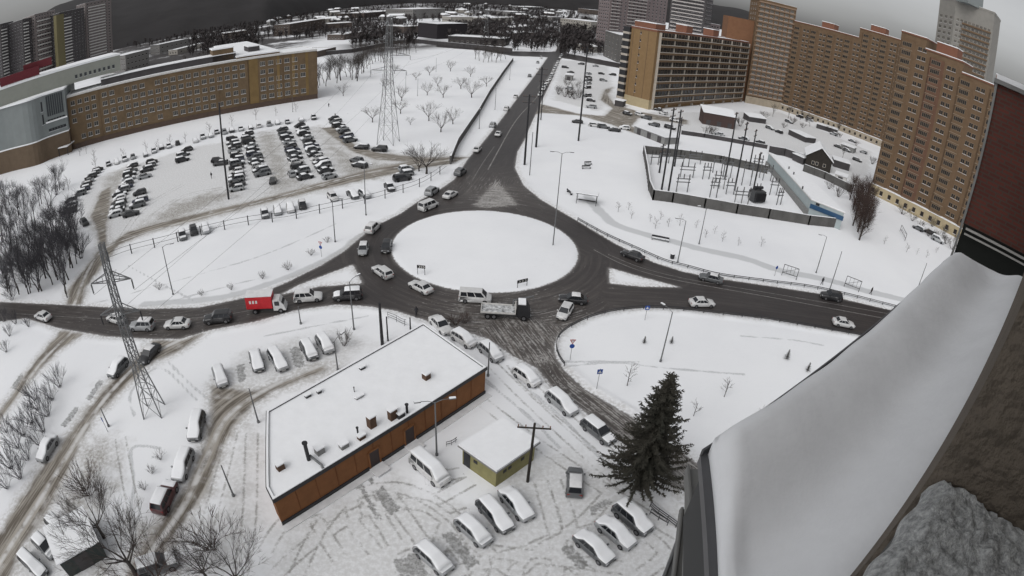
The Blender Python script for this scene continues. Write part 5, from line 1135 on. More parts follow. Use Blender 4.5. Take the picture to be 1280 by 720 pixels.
def tree_mesh(kind, var):
    k = (kind, var)
    if k in PROTO: return PROTO[k]
    rnd = random.Random(hash(kind) % 1000 + var*17 if False else sum(map(ord, kind))+var*17); tr, tw = MB(), MB()
    if kind == 'apple':                     # low, spreading, several limbs from a short stem
        tr.tube([(0,0,-.1),(.05,0,.6),(0,.08,1.2)], [.16,.13,.10], 6)
        for i in range(6): a = i*1.05+rnd.uniform(-.3,.3); grow(tw, tw, Vector((0,.05,rnd.uniform(.8,1.2))), Vector((math.cos(a)*.8, math.sin(a)*.8, 1.0)).normalized(), 1.9, .06, 1, 4, .5, .7, rnd, 3, (3,4))
    elif kind == 'tall':
        grow(tr, tw, Vector((0,0,-.1)), Vector((0,0,1)), 4.5, .17, 0, 4, .46, .8, rnd, 4, (4,6), 6)
    elif kind == 'wide':
        tr.tube([(0,0,-.1),(.1,.05,1.2),(.05,.15,2.6)], [.26,.22,.17], 8)
        for i in range(7): a = i*.9+rnd.uniform(-.3,.3); grow(tw, tw, Vector((.05,.12,rnd.uniform(1.8,2.6))), Vector((math.cos(a)*.75, math.sin(a)*.75, .85)).normalized(), 3.0, .10, 1, 5, .45, .5, rnd, 4, (3,4))
    elif kind == 'shrub':
        for i in range(16): a = rnd.uniform(0, 6.28); grow(tw, tw, Vector((math.cos(a)*.15, math.sin(a)*.15, 0)), Vector((math.cos(a)*rnd.uniform(.2,.9), math.sin(a)*rnd.uniform(.2,.9), 1)).normalized(), 1.2, .022, 1, 3, .35, .8, rnd, 3, (3,4))
        tr.tube([(0,0,-.1),(0,0,.25)], [.05,.03], 5)
    elif kind == 'sapling':
        tr.tube([(0,0,-.1),(.02,0,.9),(.0,.02,1.9)], [.03,.022,.012], 5)
        for i in range(12): z = .4+i*.12; a = rnd.uniform(0,6.28); grow(tw, tw, Vector((0,0,z)), Vector((math.cos(a), math.sin(a), 1.1)).normalized(), .5, .009, 2, 3, .5, .8, rnd, 2, (2,3))
    elif kind == 'poplar':                  # dense narrow brown crown
        tr.tube([(0,0,-.1),(0,0,5),(0,0,9.5)], [.22,.15,.05], 6)
        for i in range(130): z = rnd.uniform(.6,9); a = rnd.uniform(0,6.28); grow(tw, tw, Vector((0,0,z)), Vector((math.cos(a), math.sin(a), 1.5)).normalized(), 2.0, .035, 2, 4, .4, 1.2, rnd, 2, (3,4))
    PROTO[k] = (tr.mesh('trunk', bark_m), tw); return PROTO[k]
CR = {}
def bare(kind, px, py, h, label, mtl=twig_m, var=0, group=None, wide=1.0, name=None, cat='tree', base_z=0):
    tm, tw = tree_mesh(kind, var); ck = (kind, var, mtl.name)
    if ck not in CR: CR[ck] = tw.mesh('crown', mtl)
    H0 = {'apple': 4.6, 'tall': 11.5, 'wide': 9.0, 'shrub': 2.6, 'sapling': 2.3, 'poplar': 11}[kind]
    g = G((px, py)); s = h/H0; r = thing(name or {'shrub':'bare_shrub','sapling':'sapling','apple':'bare_tree','tall':'bare_tree','wide':'bare_tree','poplar':'bare_tree'}[kind], label, cat, g, random.uniform(0, 6.28), group); r.scale = (s*wide, s*wide, s)
    obj('trunk', tm, r); obj('crown', CR[ck], r); return r
def series(kind, pts, hs, noun, tail, group, mtl=twig_m, nv=3, wide=1.0, cat='tree'):
    pts = sorted(pts)
    for i, p in enumerate(pts): bare(kind, p[0], p[1], random.uniform(*hs) if len(p) < 3 else p[2], '%s %s, %s from the left' % (noun, tail, nth(i)), mtl, i % nv, group, wide, None, cat)
park = [(465.5,153,5.5),(500.5,142,5),(534,119,5),(554,122,5.5),(589.5,122,7),(576,111,5.5),(536,151,6),(551,165,6),(566,155,5),(537,94,5),(563,89,5.5),(502,126,5.5),(429,120,5),(547,108,4.5),(520,100,4),(608,108,5),(482,112,5),(513,156,2.5),(588,96,5),(493,92,5)]
series('apple', park, (5,6), 'bare rounded tree', 'standing in the snowy park', 'bare trees in the snowy park', wide=1.1)
tl = [(398,110,10),(405,104,11),(413,100,12),(421,104,13),(426,100,14),(433,96,12),(440,100,14),(446,98,14),(452,92,12),(459,86,12),(466,80,12),(473,76,12),(480,74,12),(488,72,12),(496,70,12),(504,68,11),(512,68,10),(470,66,12),(455,72,12),(442,78,12),(520,66,9)]
tl += [(p[0]+random.uniform(-6,6), p[1]+random.uniform(-4,6), p[2]*random.uniform(.9,1.2)) for p in tl[:17]]
series('tall', tl, (10,13), 'tall bare tree', 'in the dark clump beyond the school end', 'tall bare trees beyond the school end', nv=4, wide=1.15)
series('tall', [(594,74),(599,76),(604,78),(610,78),(615,77),(620,78),(626,76),(632,74),(606,70),(618,70),(628,68)], (8,12), 'tall dark tree', 'in the clump by the far crossroads', 'dark trees by the far crossroads', nv=4, wide=1.2)
bare('apple', 533, 217, 7.5, 'big bare spreading bush between the car trio and the roundabout fence', twig_m, 1, None, 1.3)
bare('apple', 524, 214, 5.5, 'smaller bare bush leaning against the big one near the car trio', twig_m, 2, None, 1.2)
fo = [(8,262),(16,288),(22,310),(14,332),(28,345),(36,300),(40,330),(45,280),(50,360),(55,310),(58,340),(64,262),(66,295),(70,325),(72,350),(78,300),(82,330),(86,350),(90,305),(96,330),(92,285),(100,318),(30,262),(52,255),(10,365),(24,368),(38,366),(70,240),(4,300),(84,372)]
fo += [(fx+random.uniform(-7,7), fy+random.uniform(-9,9)) for fx, fy in fo]+[(fx+random.uniform(-7,7), fy+random.uniform(-9,9)) for fx, fy in fo[::2]]
series('tall', fo, (7.5,10.5), 'bare bluish-grey tree', 'in the left woods above the west road', 'bare trees of the left woods', twigb_m, 4, 1.15)
series('wide', [(p[0]+random.uniform(-9,9), p[1]+random.uniform(-9,9)) for p in fo[:30:2]], (6,8.5), 'spreading bare tree', 'among the left woods', 'spreading trees of the left woods', twigb_m, 3, .9)
series('shrub', [(p[0]+random.uniform(-6,6), p[1]+random.uniform(-6,6)) for p in fo[::3]], (3,4.5), 'bare undergrowth bush', 'between the trees of the left woods', 'undergrowth of the left woods', twigb_m, 3, 1.2, 'bush')
series('shrub', [(75,484),(60,520),(48,512),(40,530),(30,545),(55,540),(50,556),(22,560),(35,575),(14,585),(25,598),(8,540),(66,500),(10,610),(45,500)], (2.8,3.8), 'frosted bare bush', 'on the verge below the west road', 'frosted bushes at the left edge', twigb_m, 3, 1.1, 'bush')
series('shrub', [(6,402),(12,420),(8,440),(20,405),(36,408)], (2.2,3.0), 'small bare bush', 'at the far left kerb of the west road', 'small bushes at the west kerb', twigb_m, 3, 1, 'bush')
bare('wide', 172, 722, 9.5, 'large bare spreading tree over the white-roofed container at the bottom edge', twig_m, 0, None, 1.15)
bare('wide', 130, 672, 7.5, 'bare tree with fine twigs beside the brown shrub at the lower left', twig_m, 1, None, 1.0)
bare('wide', 205, 738, 7.0, 'brownish bare tree at the bottom edge right of the container', brownleaf_m, 2, None, 1.1)
bare('shrub', 107, 612, 3.6, 'dense dark brown shrub beside the side road at the lower left', brownleaf_m, 0, None, 1.3, None, 'bush'); bare('shrub', 112, 618, 2.6, 'low brown shrub touching the dense one beside the side road', brownleaf_m, 2, None, 1.6, None, 'bush')
bare('shrub', 264, 684, 4.0, 'wide purple-brown shrub left of the orange building', brownleaf_m, 1, None, 1.5, None, 'bush')
bare('wide', 300, 735, 7.5, 'bare tree at the bottom edge below the orange building corner', twig_m, 1, None, 1.0)
bare('wide', 262, 726, 6.5, 'bare tree behind the purple-brown shrub at the bottom edge', twig_m, 0, None, 1.0)
bare('shrub', 430, 432, 2.6, 'bare bush at the right end of the bays behind the orange building', twig_m, 2, None, 1.0, None, 'bush')
bare('shrub', 581, 404, 1.7, 'brown leafless bush left of the tow truck beyond the orange roof corner', brownleaf_m, 0, None, 1.4, None, 'bush'); bare('shrub', 570, 406, 1.8, 'brown bush at the kerb beside the white saloon at the roof corner', brownleaf_m, 2, None, 1.5, None, 'bush')
for i, (x, y, h, wd) in enumerate([(1074,300,11,1.25),(1066,282,10,1.2),(1079,262,10,1.1),(1062,250,8,1.1),(1084,285,8,1.0),(1070,268,10,1.2),(1080,275,10,1.2),(1072,290,10,1.2),(1066,262,9,1.2)]):
    bare('poplar', x, y, h, 'dense brown narrow tree in the column before the brown blocks, %s from the camera' % nth(i), brownleaf_m, i % 2, 'dense brown trees before the brown blocks', wd)
series('shrub', [(1128,268),(1140,276),(1150,285),(1160,295),(1172,300),(1182,305),(1190,312),(1165,283),(1180,292),(1150,268),(1195,300)], (2.5,4), 'bare snowy bush', 'at the foot of the nearest brown block', 'bushes at the foot of the nearest brown block', twig_m, 3, 1.3, 'bush')
series('shrub', [(980,160),(990,155),(1003,160),(1008,152),(1036,165),(1050,172),(1070,182),(925,158),(955,148),(1090,205),(884,170),(890,168),(1060,240),(1048,246),(1036,236)], (2.5,4.5), 'dark bare bush', 'scattered in the snowy yard below the brown blocks', 'bushes in the snowy yard', twig_m, 3, 1.2, 'bush')
series('tall', [(1000,150),(1012,158),(1042,160),(1046,168),(966,146),(985,148),(709,118),(714,120),(720,121),(1052,200)], (6,9), 'bare yard tree', 'before the brown and ochre blocks', 'bare trees before the blocks', twig_m, 4, 1.0)
series('shrub', [(698,118),(706,121),(712,122),(718,124),(724,122)], (4,5.5), 'dense dark bush', 'on the side street corner', 'bushes on the side street corner', twig_m, 3, 1.2, 'bush')
sap = [(640+x/4, 180+y/4+2) for x, y in ((530,332),(582,322),(596,365),(690,380),(742,370),(716,415),(781,405),(838,400),(920,412),(966,460),(1012,440),(1052,480),(1130,500),(1245,505))]+[(1133,315),(1146,318),(1158,322),(1170,316),(1105,305)]
series('sapling', sap, (1.8,2.6), 'small bare sapling', 'on the snowy slope below the substation fence', 'saplings below the substation fence', twig_m, 3, 1.4)
series('sapling', [(784,482,3.4),(905,496,3.2),(926,560,3.0),(867,520,2.6),(950,530,2.8),(840,500,2.4)], (2,3), 'thin bare sapling', 'on the big lawn left of the snowy ledge', 'saplings on the big lawn', twig_m, 3, 1.4)
series('shrub', [(360,337,1.6),(389,319,1.3),(409,303,1.2),(328,348,1.3),(289,362,1.2),(252,369,1.1),(199,362,1.4),(201,574,1.3),(190,592,1.1),(181,612,1.1),(143,345,1.2)], (1,1.5), 'little bare bush', 'dotted on the snow left of the roundabout', 'little bushes left of the roundabout', twig_m, 3, 1.2, 'bush')
school_trees = [(100,195),(108,192),(118,200),(155,200),(183,190),(197,187),(213,183),(232,178),(262,168),(290,158),(320,150),(345,145),(370,140),(120,212),(66,225),(76,232),(86,238)]
series('sapling', school_trees, (3.5,5), 'thin bare tree', 'in the snow along the school front', 'thin trees along the school front', twig_m, 3, 1.2)
series('tall', [(180,95),(200,92),(214,88),(232,82),(160,100),(250,78),(275,66),(292,60),(150,108),(262,72),(220,95)], (8,11), 'dark bare tree', 'behind the long school roof', 'bare trees behind the school', twig_m, 4, 1.2)
# far woods: too many to count
def woods(name, areas, n, label, hr=(5,11), kind='tall'):
    tw = tree_mesh(kind, 1)[1]; rnd = random.Random(5); lite = MB()
    for i in range(34):
        a = rnd.uniform(0, 6.28); z = rnd.uniform(.15, .75); d = Vector((math.cos(a), math.sin(a), rnd.uniform(.4,1.8))).normalized(); q = Vector((0,0,z)); e = q+d*rnd.uniform(.25,.45); sd_ = d.cross(Vector((0,0,1))).normalized()*.016
        lite.add([q-sd_, q+sd_, e+sd_*2+Vector((0,0,.03)), e-sd_*2], [(0,1,2,3)])
    lite.tube([(0,0,0),(0,0,.8)], [.03,.015], 3)
    co = np.array(lite.v); V = []; Fs = []
    for _ in range(n):
        x0, x1, y0, y1 = rnd.choice(areas); x = rnd.uniform(x0, x1); y = rnd.uniform(y0, y1)
        dr = ray(x, y)
        if dr[2] > -.006: continue
        g = G((x, y)); h = rnd.uniform(*hr); a = rnd.uniform(0, 6.28); c, s = math.cos(a), math.sin(a); o = len(V)
        k = co*h; V += np.stack([k[:,0]*c-k[:,1]*s+g.x, k[:,0]*s+k[:,1]*c+g.y, k[:,2]-.1], 1).tolist(); Fs += [tuple(i+o for i in f) for f in lite.f]
    me = bpy.data.meshes.new(name); me.from_pydata(V, [], Fs); me.materials.append(mat('far_wood', (.060,.052,.052), .95, .2, .05)); o = obj(name, me); tag(o, label, 'woods'); o['kind'] = 'stuff'
woods('far_woods', [(235,320,38,70),(150,200,36,46),(300,440,14,50),(430,560,4,24),(440,520,24,60),(560,720,4,24),(600,700,20,60),(540,700,6,14),(700,760,30,70),(640,740,24,64),(560,640,26,52),(150,330,30,60),(300,560,6,30),(640,760,2,30)], 4600, 'dark bare woods filling the far districts below the hill')
# ------------------------------------------------------------ SPRUCES
needle_m = mat('spruce_needles', (.026,.027,.021), .85, .2, 2, col2=(.055,.048,.038)); 
def spruce_mesh(seed, tiers, det):
    rnd = random.Random(seed); tr = MB(); tr.tube([(0,0,-.1),(0,0,.5),(0,0,.98)], [.018,.012,.002], 7); cr = MB(); sn = MB()
    for i in range(tiers):
        z = .13+.85*(i/tiers)**.95; R_ = .30*(1-(z-.08)/.93)**.85*rnd.uniform(.75,1.15)+.006; n = rnd.randint(7, 10)
        for k in range(n):
            a = 6.283*k/n+rnd.uniform(-.3,.3); R2 = R_*rnd.uniform(.65,1.1); d = Vector((math.cos(a), math.sin(a), 0)); m = max(3, int(R2*det))
            drop = rnd.uniform(.08,.22)
            for j in range(m):
                t = (j+.6)/m; c = Vector((0,0,z))+d*R2*t+Vector((0,0,-drop*R2*math.sin(t*2.2)+.05*R2*t*t*3)); s = .034*(1-.55*t)*rnd.uniform(.7,1.3)*(1.0 if R2 > .05 else .6)
                for _ in range(6):
                    v = Vector((rnd.uniform(-1,1), rnd.uniform(-1,1), rnd.uniform(-.8,.35))); v = (v+d*.6).normalized(); w_ = v.cross(Vector((0,0,1))).normalized()*s*.22; e = c+v*s
                    cr.add([c-w_, c+w_, e], [(0,1,2)])
            cr.tube([(0,0,z), tuple(Vector((0,0,z))+d*R2*.95+Vector((0,0,-drop*R2*.7)))], [.004,.001], 3, 0, False)
    return tr.mesh('trunk', bark_m), cr.mesh('crown', needle_m)
sm = spruce_mesh(3, 30, 85)
g = G((797,611)); r = thing('spruce_tree', 'tall dark spruce standing beside the south road left of the snowy ledge', 'tree', g); hh = 16.0; r.scale = (hh*1.15, hh*1.15, hh); obj('trunk', sm[0], r); obj('crown', sm[1], r)
sm2 = spruce_mesh(5, 12, 40)
for x, y, h, lab in ((983,449,1.9,'small dark spruce on the big lawn, left one of the pair near the ledge'), (1009,464,1.7,'small dark spruce on the big lawn, right one of the pair near the ledge'), (805,429,1.3,'tiny dark spruce left of the lamp post on the big lawn'), (839,429,1.3,'tiny dark spruce right of the lamp post on the big lawn')):
    r = thing('small_spruce', lab, 'tree', G((x, y)), x); r.scale = (h*1.3, h*1.3, h); obj('trunk', sm2[0], r); obj('crown', sm2[1], r)
# ------------------------------------------------------------ POLES, LAMPS, PYLONS
def lamp(b, t, label, arms=1, m=steel_m, ang=None, w0=.09, group=None, name='street_lamp'):
    h = max(3, hgt(b, t)); g = G(b); r = thing(name, label, 'street lamp', g, ang if ang is not None else math.atan2(-(ISL_C[1]-g.y), -(ISL_C[0]-g.x))+math.pi, group)
    mb = MB(); mb.tube([(0,0,-.1),(0,0,h*.4),(0,0,h)], [w0*1.3, w0, w0*.7], 8); mb.build('pole', m, r)
    mb = MB(); mb.tube([(0,0,-.05),(0,0,.25)], w0*2, 10); mb.build('base', m, r)
    for s in ((), (1,), (1,-1))[arms]:
        mb = MB(); mb.tube([(0,0,h-.05),(s*.7,0,h+.25),(s*1.5,0,h+.3)], .035, 6); o = mb.build('arm', m, r)
        mb = MB(); mb.box(min(s*1.4, s*2.1), max(s*1.4, s*2.1), -.14, .14, h+.24, h+.36); mb.build('lamp_head', steel_m, r); mb = MB(); mb.box(min(s*1.42, s*2.08), max(s*1.42, s*2.08), -.13, .13, h+.363, h+.42); mb.build('snow_cap', snow_m, r)
    return r
lamp((457.5,269),(456,205),'tall thin street lamp on the verge beside the white and dark car')
lamp((419,302.5),(414,250),'street lamp above the snowbank at the left of the roundabout')
lamp((216.5,368),(205,308),'street lamp on the wide snowfield right of the slender pylon')
lamp((691,308),(694,191),'tall double-armed street lamp on the far edge of the roundabout',2)
lamp((873.7,305),(884,260),'street lamp on the slope just below the substation fence',1); lamp((847,327.5),(857.5,276),'street lamp beside the grey path with small bench')
lamp((1020,341),(1036,297),'street lamp with a horizontal arm left of the last pair on the east slope'); lamp((1037,362),(1055,315),'plain street lamp right of the armed one on the east slope',0); lamp((1145,366),(1159,329),'street lamp nearest the snowy ledge top',0)
lamp((825.5,452),(840,390),'street lamp standing on the big lawn between the two tiny spruces'); lamp((442.5,412),(440,352),'thin street lamp behind the bays near the west road entry')
lamp((422.5,463),(418.5,427),'low lamp post at the edge of the orange roof'); lamp((610,470),(609,428),'thin lamp post at the right roof corner of the orange building',0)
lamp((546,569),(544,503),'double-headed lamp post between the orange building and the yellow kiosk',2,steel_m,.3); lamp((292,620),(275,582),'leaning thin post in the snow left of the orange building',0); lamp((323,528),(313,485),'thin post beside the brown slush track',0); lamp((136,533),(127,512),'short thin post beside the side road',0)
lamp((376,405),(374,383),'thin post on the bank above the bays',0)
lamp((618.7,137),(620,110),'street lamp on the left verge of the north road, nearer one'); lamp((637,100),(638,82),'street lamp on the left verge of the north road, farther one'); lamp((599,161),(599,136),'street lamp on the left verge of the north road closest to the roundabout')
for i, (x, y, y2) in enumerate([(478,108,92),(463,96,80),(545,90,72),(522,120,98),(507,115,90),(366,140,118),(46,0,0)][:6]): lamp((x, y), (x, y2), 'thin lamp post in the park, %s counted in the loose line past the big pylon' % nth(i), 0, steel_m, None, .07, 'thin lamp posts in the park', 'lamp_post')
def pole(b, t, label, m=wood_m, w0=.16, cross=0, group=None, name='utility_pole', ang=0):
    h = hgt(b, t); r = thing(name, label, 'pole', G(b), ang, group); mb = MB(); mb.tube([(0,0,-.1),(0,0,h)], [w0, w0*.7], 9); mb.build('mast', m, r)
    for i in range(cross):
        z = h-.6-i*1.6; mb = MB(); mb.box(-1.6,1.6,-.06,.06,z-.06,z+.06); o = mb.build('crossarm', m, r)
        for x in (-1.5,-.8,.8,1.5): mb = MB(); mb.tube([(x,0,z+.06),(x,0,z+.34)], [.05,.07], 6); mb.build('insulator', mat('insulator', (.20,.12,.08), .3), o)
    return r
pole((286,249),(274,128),'very tall dark pole standing in the middle of the school car park',dark_m,.26)
pole((478,431),(473.7,379),'thick dark pole behind the far edge of the orange roof',dark_m,.24); pole((485,426),(481.5,396),'thinner pole right of the thick dark one behind the orange roof',dark_m,.12); pole((513,412),(512,397),'short post at the far end of the orange roof',dark_m,.12)
pole((659.5,602),(674,530),'leaning wooden utility pole in front of the yellow kiosk',wood_m,.17,1)
pole((655.6,206),(662,118),'dark tall pole at the right kerb of the north road',dark_m,.3,2); pole((670,184),(676,84),'tallest dark pole beside the north road near the side street',dark_m,.32,2); pole((662,219),(665,165),'thin pole right of the dark kerb pole',steel_m,.12); pole((723,176),(727,58),'very tall dark pole on the snowfield near the side street',dark_m,.3,1); pole((676,150),(680,100),'dark pole by the mouth of the side street',dark_m,.2,1)
for i, (b, t) in enumerate([((827,237),(839,134)),((835,242),(845,136)),((824,216),(829,180)),((843,208),(852,148)),((906,224),(921,140)),((918,238),(933,152)),((936,212),(947,162)),((941,240),(951,190))]):
    pole(b, t, 'tall dark pole of the substation lines, %s from the left' % nth(i), dark_m, .26, 2, 'tall poles at the substation', 'utility_pole', .9)
def lattice(name, label, feet, h, arms, body_w, top_w, loc, rz, waist):
    r = thing(name, label, 'pylon', loc, rz); mb = MB(); lv = [0]
    fw = feet; prof = [(0, fw), (waist, body_w), (h, top_w)]
    def wz(z):
        for (z0, w0), (z1, w1) in zip(prof, prof[1:]):
            if z <= z1: return w0+(w1-w0)*(z-z0)/(z1-z0)
        return top_w
    zs = [0]; 
    while zs[-1] < h-.3: zs.append(min(h, zs[-1]+max(1.5, wz(zs[-1])*1.15)))
    C4 = lambda z: [Vector((sx*wz(z)/2, sy*wz(z)/2, z)) for sx, sy in ((-1,-1),(1,-1),(1,1),(-1,1))]
    legs = [MB() for _ in range(4)]
    for z0, z1 in ((0, waist), (waist, h)):
        for i in range(4): legs[i].bar(C4(z0)[i], C4(z1)[i], .12)
    for l in legs: l.build('leg', steel_m, r)
    for z0, z1 in zip(zs, zs[1:]):
        a, b = C4(z0), C4(z1)
        for i in range(4): j = (i+1)%4; mb.bar(a[i], b[j], .05); mb.bar(a[j], b[i], .05); mb.bar(b[i], b[j], .05)
    mb.build('bracing', steel_m, r)
    for z, L_ in arms:
        for s in (-1, 1):
            am = MB(); w = wz(z)/2; tip = Vector((s*L_, 0, z)); 
            for sy in (-1, 1): am.bar(Vector((s*w, sy*w, z)), tip, .09); am.bar(Vector((s*w, sy*w, z+1.0)), tip, .08)
            for q in (.33, .66): am.bar(Vector((s*w, -w, z)).lerp(tip, q), Vector((s*w, w, z)).lerp(tip, q), .05); am.bar(Vector((s*w, w, z)).lerp(tip, q), Vector((s*w, w, z+1)).lerp(tip, q), .05)
            o = am.build('crossarm', steel_m, r); ins = MB()
            for k in range(7): ins.tube([tip+Vector((0,0,-.15-k*.16)), tip+Vector((0,0,-.22-k*.16))], .10, 8)
            ins.tube([tip, tip+Vector((0,0,-1.35))], .025, 4); ins.build('insulator', dark_m, o)
    return r
pb = G((193,515)); p1h = 23.0
py1 = lattice('slender_pylon', 'slender lattice pylon beside the side road fork at the left', 2.6, p1h, [(14.5,2.7),(18.5,2.7)], 1.0, .55, pb, math.radians(20), 7.5)
pb2 = G((485.5,179)); py2 = lattice('lattice_pylon', 'large lattice pylon standing at the edge of the snowy park above the car park', 5.2, hgt((485.5,179),(487,22)), [(22,5.5),(26.5,6.5),(31,4.5)], 2.0, 1.2, pb2, math.radians(-8), 20)
py3 = lattice('lattice_pylon', 'distant lattice pylon behind the bare trees beyond the park', 5.0, 30, [(20,5),(25,6)], 2.0, 1.0, G((607,54)), .2, 18)
wire_m = mat('power_wire', (.03,.03,.032), .5, .05)
def wires(A_, B_, ha, hb, La, Lb, ra, rbz, label, sag=4.0, rad=.018):
    r = thing('power_lines', label, 'power lines', (A_+B_)/2); c = (A_+B_)/2
    for (za, la), (zb_, lb) in zip(ha, hb):
        for s in (-1, 1):
            a = A_+Vector((math.cos(ra)*s*la, math.sin(ra)*s*la, za-1.4)); b = B_+Vector((math.cos(rbz)*s*lb, math.sin(rbz)*s*lb, zb_-1.4)); mb = MB()
            mb.tube([a.lerp(b, t/14)-Vector((0,0,sag*4*(t/14)*(1-t/14)))-c for t in range(15)], rad, 4); mb.build('wire', wire_m, r)
wires(pb, pb2, [(14.5,2.7),(18.5,2.7)], [(22,5.5),(26.5,6.5)], 0, 0, math.radians(20), math.radians(-8), 'thin power lines strung between the slender pylon and the park pylon')
wires(pb2, G((607,54)), [(22,5.5),(26.5,6.5)], [(20,5),(25,6)], 0, 0, math.radians(-8), .2, 'thin power lines from the park pylon towards the far districts', 7)
# ------------------------------------------------------------ SUBSTATION
def wallrun(name, label, pts, h, m, th=.2, snow=True, cat='wall', seg=3.0):
    P = [G(p) for p in pts]; r = thing(name, label, cat, P[0]); mb = MB(); sn = MB(); ps = MB()
    for a, b in zip(P, P[1:]):
        a = a-P[0]; b = b-P[0]; up = Vector((0,0,h/2-.1)); mb.bar(a+up, b+up, th, h+.2); sn.bar(a+Vector((0,0,h+.06)), b+Vector((0,0,h+.06)), th+.08, .10)
        k = max(1, int((b-a).length/seg))
        for i in range(k+1): q = a.lerp(b, i/k); ps.bar(q+Vector((0,0,-.1)), q+Vector((0,0,h+.015)), th+.14)
    mb.build('panel', m, r)
    if snow: sn.build('snow_cap', snow_m, r)
    ps.build('post', m, r); return r
cf = mat('fence_concrete', (.115,.112,.108), .9, .18, .4)
wallrun('substation_wall', 'grey concrete panel wall along the near side of the substation', [(816,250),(840,253),(880,260),(920,267),(960,273),(1010,281),(1048,285)], 2.6, cf)
wallrun('substation_wall', 'grey concrete panel wall along the left side of the substation', [(816,250),(811,238),(808,215),(804,192)], 2.6, cf)
wallrun('substation_wall', 'grey concrete panel wall along the far side of the substation', [(804,192),(850,197),(900,204),(958,217)], 2.6, cf)
wallrun('yard_fence', 'dark panel fence between the yard and the service building roof', [(961,192),(980,195),(1003,203)], 3.0, dgrey_m); wallrun('yard_fence', 'long grey fence behind the service building below the black house', [(1004,214),(1030,224),(1062,240)], 2.6, cf)
wallrun('yard_fence', 'low dark fence crossing the yard before the brown shed', [(852,168),(880,172),(915,178),(958,186)], 1.6, dgrey_m); wallrun('park_wall', 'long dark concrete wall beside the north road verge', [(563,205),(572,182),(598,143),(612,118),(628,94),(641,76)], 2.2, cf, .35, True); wallrun('far_fence', 'long dark fence along the far edge of the park', [(508,52),(540,56),(580,60),(640,66)], 3.5, dgrey_m, .3)
wallrun('far_fence', 'dark fence between the park and the far flat roof', [(398,70),(440,66),(470,60),(505,53)], 3, dgrey_m, .3)
ins_m = mat('grey_insulator', (.06,.055,.055), .5)
def gantry(b, w_, h, rz, label, legs=2):
    r = thing('switch_frame', label, 'switchgear', G(b), rz, 'switch frames inside the substation')
    for x in np.linspace(-w_/2, w_/2, legs):
        mb = MB(); mb.box(x-.1, x+.1, -.1, .1, -.1, h); mb.build('post', grey_m if legs > 2 else steel_m, r)
    for z in (h, h-.9): mb = MB(); mb.box(-w_/2-.4, w_/2+.4, -.12, .12, z-.1, z+.1); mb.build('beam', steel_m, r)
    for x in np.linspace(-w_/2, w_/2, 3):
        mb = MB(); mb.tube([(x,0,h+.1),(x,0,h+1.3)], [.12,.08], 8)
        for k in range(5): mb.tube([(x,0,h+.2+k*.22),(x,0,h+.26+k*.22)], .17, 8)
        mb.build('insulator', ins_m, r)
gl_ = [((852,240),3.2,3.6,.2,2),((858,222),4,3.2,.2,2),((891,247),2.0,4.2,.2,2),((882,224),2.2,3.6,.3,2),((898,236),3,3.8,.1,3),((912,243),2.4,3.4,.2,2),((908,222),2.6,4.8,.2,2),((926,256),4.2,3.6,.2,3),((868,205),4,3,.2,2),((896,216),3,4.2,.2,2),((818,206),2.4,3.2,.3,2),((830,204),3,3,.3,2),((848,208),3,3.4,.3,2),((966,244),2.4,4,.2,2),((973,256),1.6,3.6,.4,2),((958,226),3,4,.2,2),((944,222),3,6,.2,2),((932,232),3,6.5,.2,2)]
for i, (b, w_, h, rz, lg) in enumerate(sorted(gl_)): gantry(b, w_, h, rz, 'steel switch frame with insulators in the substation yard, %s from the left' % nth(i), lg)
r = thing('transformer', 'big grey transformer with cooling fins and bushings in the substation', 'transformer', G((945,252)), .3)
mb = MB(); mb.box(-2,2,-1.2,1.2,.3,3.2); mb.build('tank', mat('transformer_grey', (.07,.072,.075), .6), r, bevel=.05)
for s in (-1, 1):
    mb = MB()
    for k in range(12): mb.box(-1.8+k*.31, -1.7+k*.31, s*1.2 if s > 0 else -1.75, 1.75 if s > 0 else s*1.2, .6, 2.8)
    mb.build('cooling_fins', dark_m, r)
mb = MB(); mb.tube([(-1.5,0,4.0),(1.3,0,4.0)], .4, 12); mb.bar((-1,0,3.2),(-1,0,3.7),.15); mb.bar((.8,0,3.2),(.8,0,3.7),.15); mb.build('conservator', dark_m, r)
for x in (-1.2,0,1.2): mb = MB(); mb.tube([(x,.7,3.2),(x,.9,4.9)], [.16,.08], 8); mb.build('bushing', ins_m, r)
# ------------------------------------------------------------ FENCES, RAILS, SIGNS, BENCHES, PEOPLE
def rail(name, label, pts, hp, rails, every, m, pw=.06, rw=.04, cat='fence'):
    P = [Vector((p[0], p[1], 0)) for p in smooth_line(W2(pts), 6)]; r = thing(name, label, cat, P[0]); O = P[0]; Ls = 0; nxt = 0; ps = []; pm = [MB() for _ in rails]
    for a, b in zip(P, P[1:]):
        for z, mb in zip(rails, pm): mb.bar(a-O+Vector((0,0,z)), b-O+Vector((0,0,z)), rw, rw*1.6)
        L_ = (b-a).length
        while nxt <= Ls+L_: ps.append(a.lerp(b, (nxt-Ls)/max(L_, 1e-6))-O); nxt += every
        Ls += L_
    for mb in pm: mb.build('rail', m, r)
    for i, q in enumerate(ps):
        if i >= 100: break
        k = MB(); k.box(q.x-pw/2, q.x+pw/2, q.y-pw/2, q.y+pw/2, -.1, hp); k.build('post', m, r)
    return r
rail('post_fence', 'low fence of dark posts and two rails between the lot road and the snowfield', [(137,327),(155,320),(172,315),(208,306),(245,296),(282,287),(319,280),(357,276),(394,268),(431,260),(467,252),(497,243),(530,231),(558,212)], 2.1, (.9,1.9), 5.2, dark_m, .16, .04)
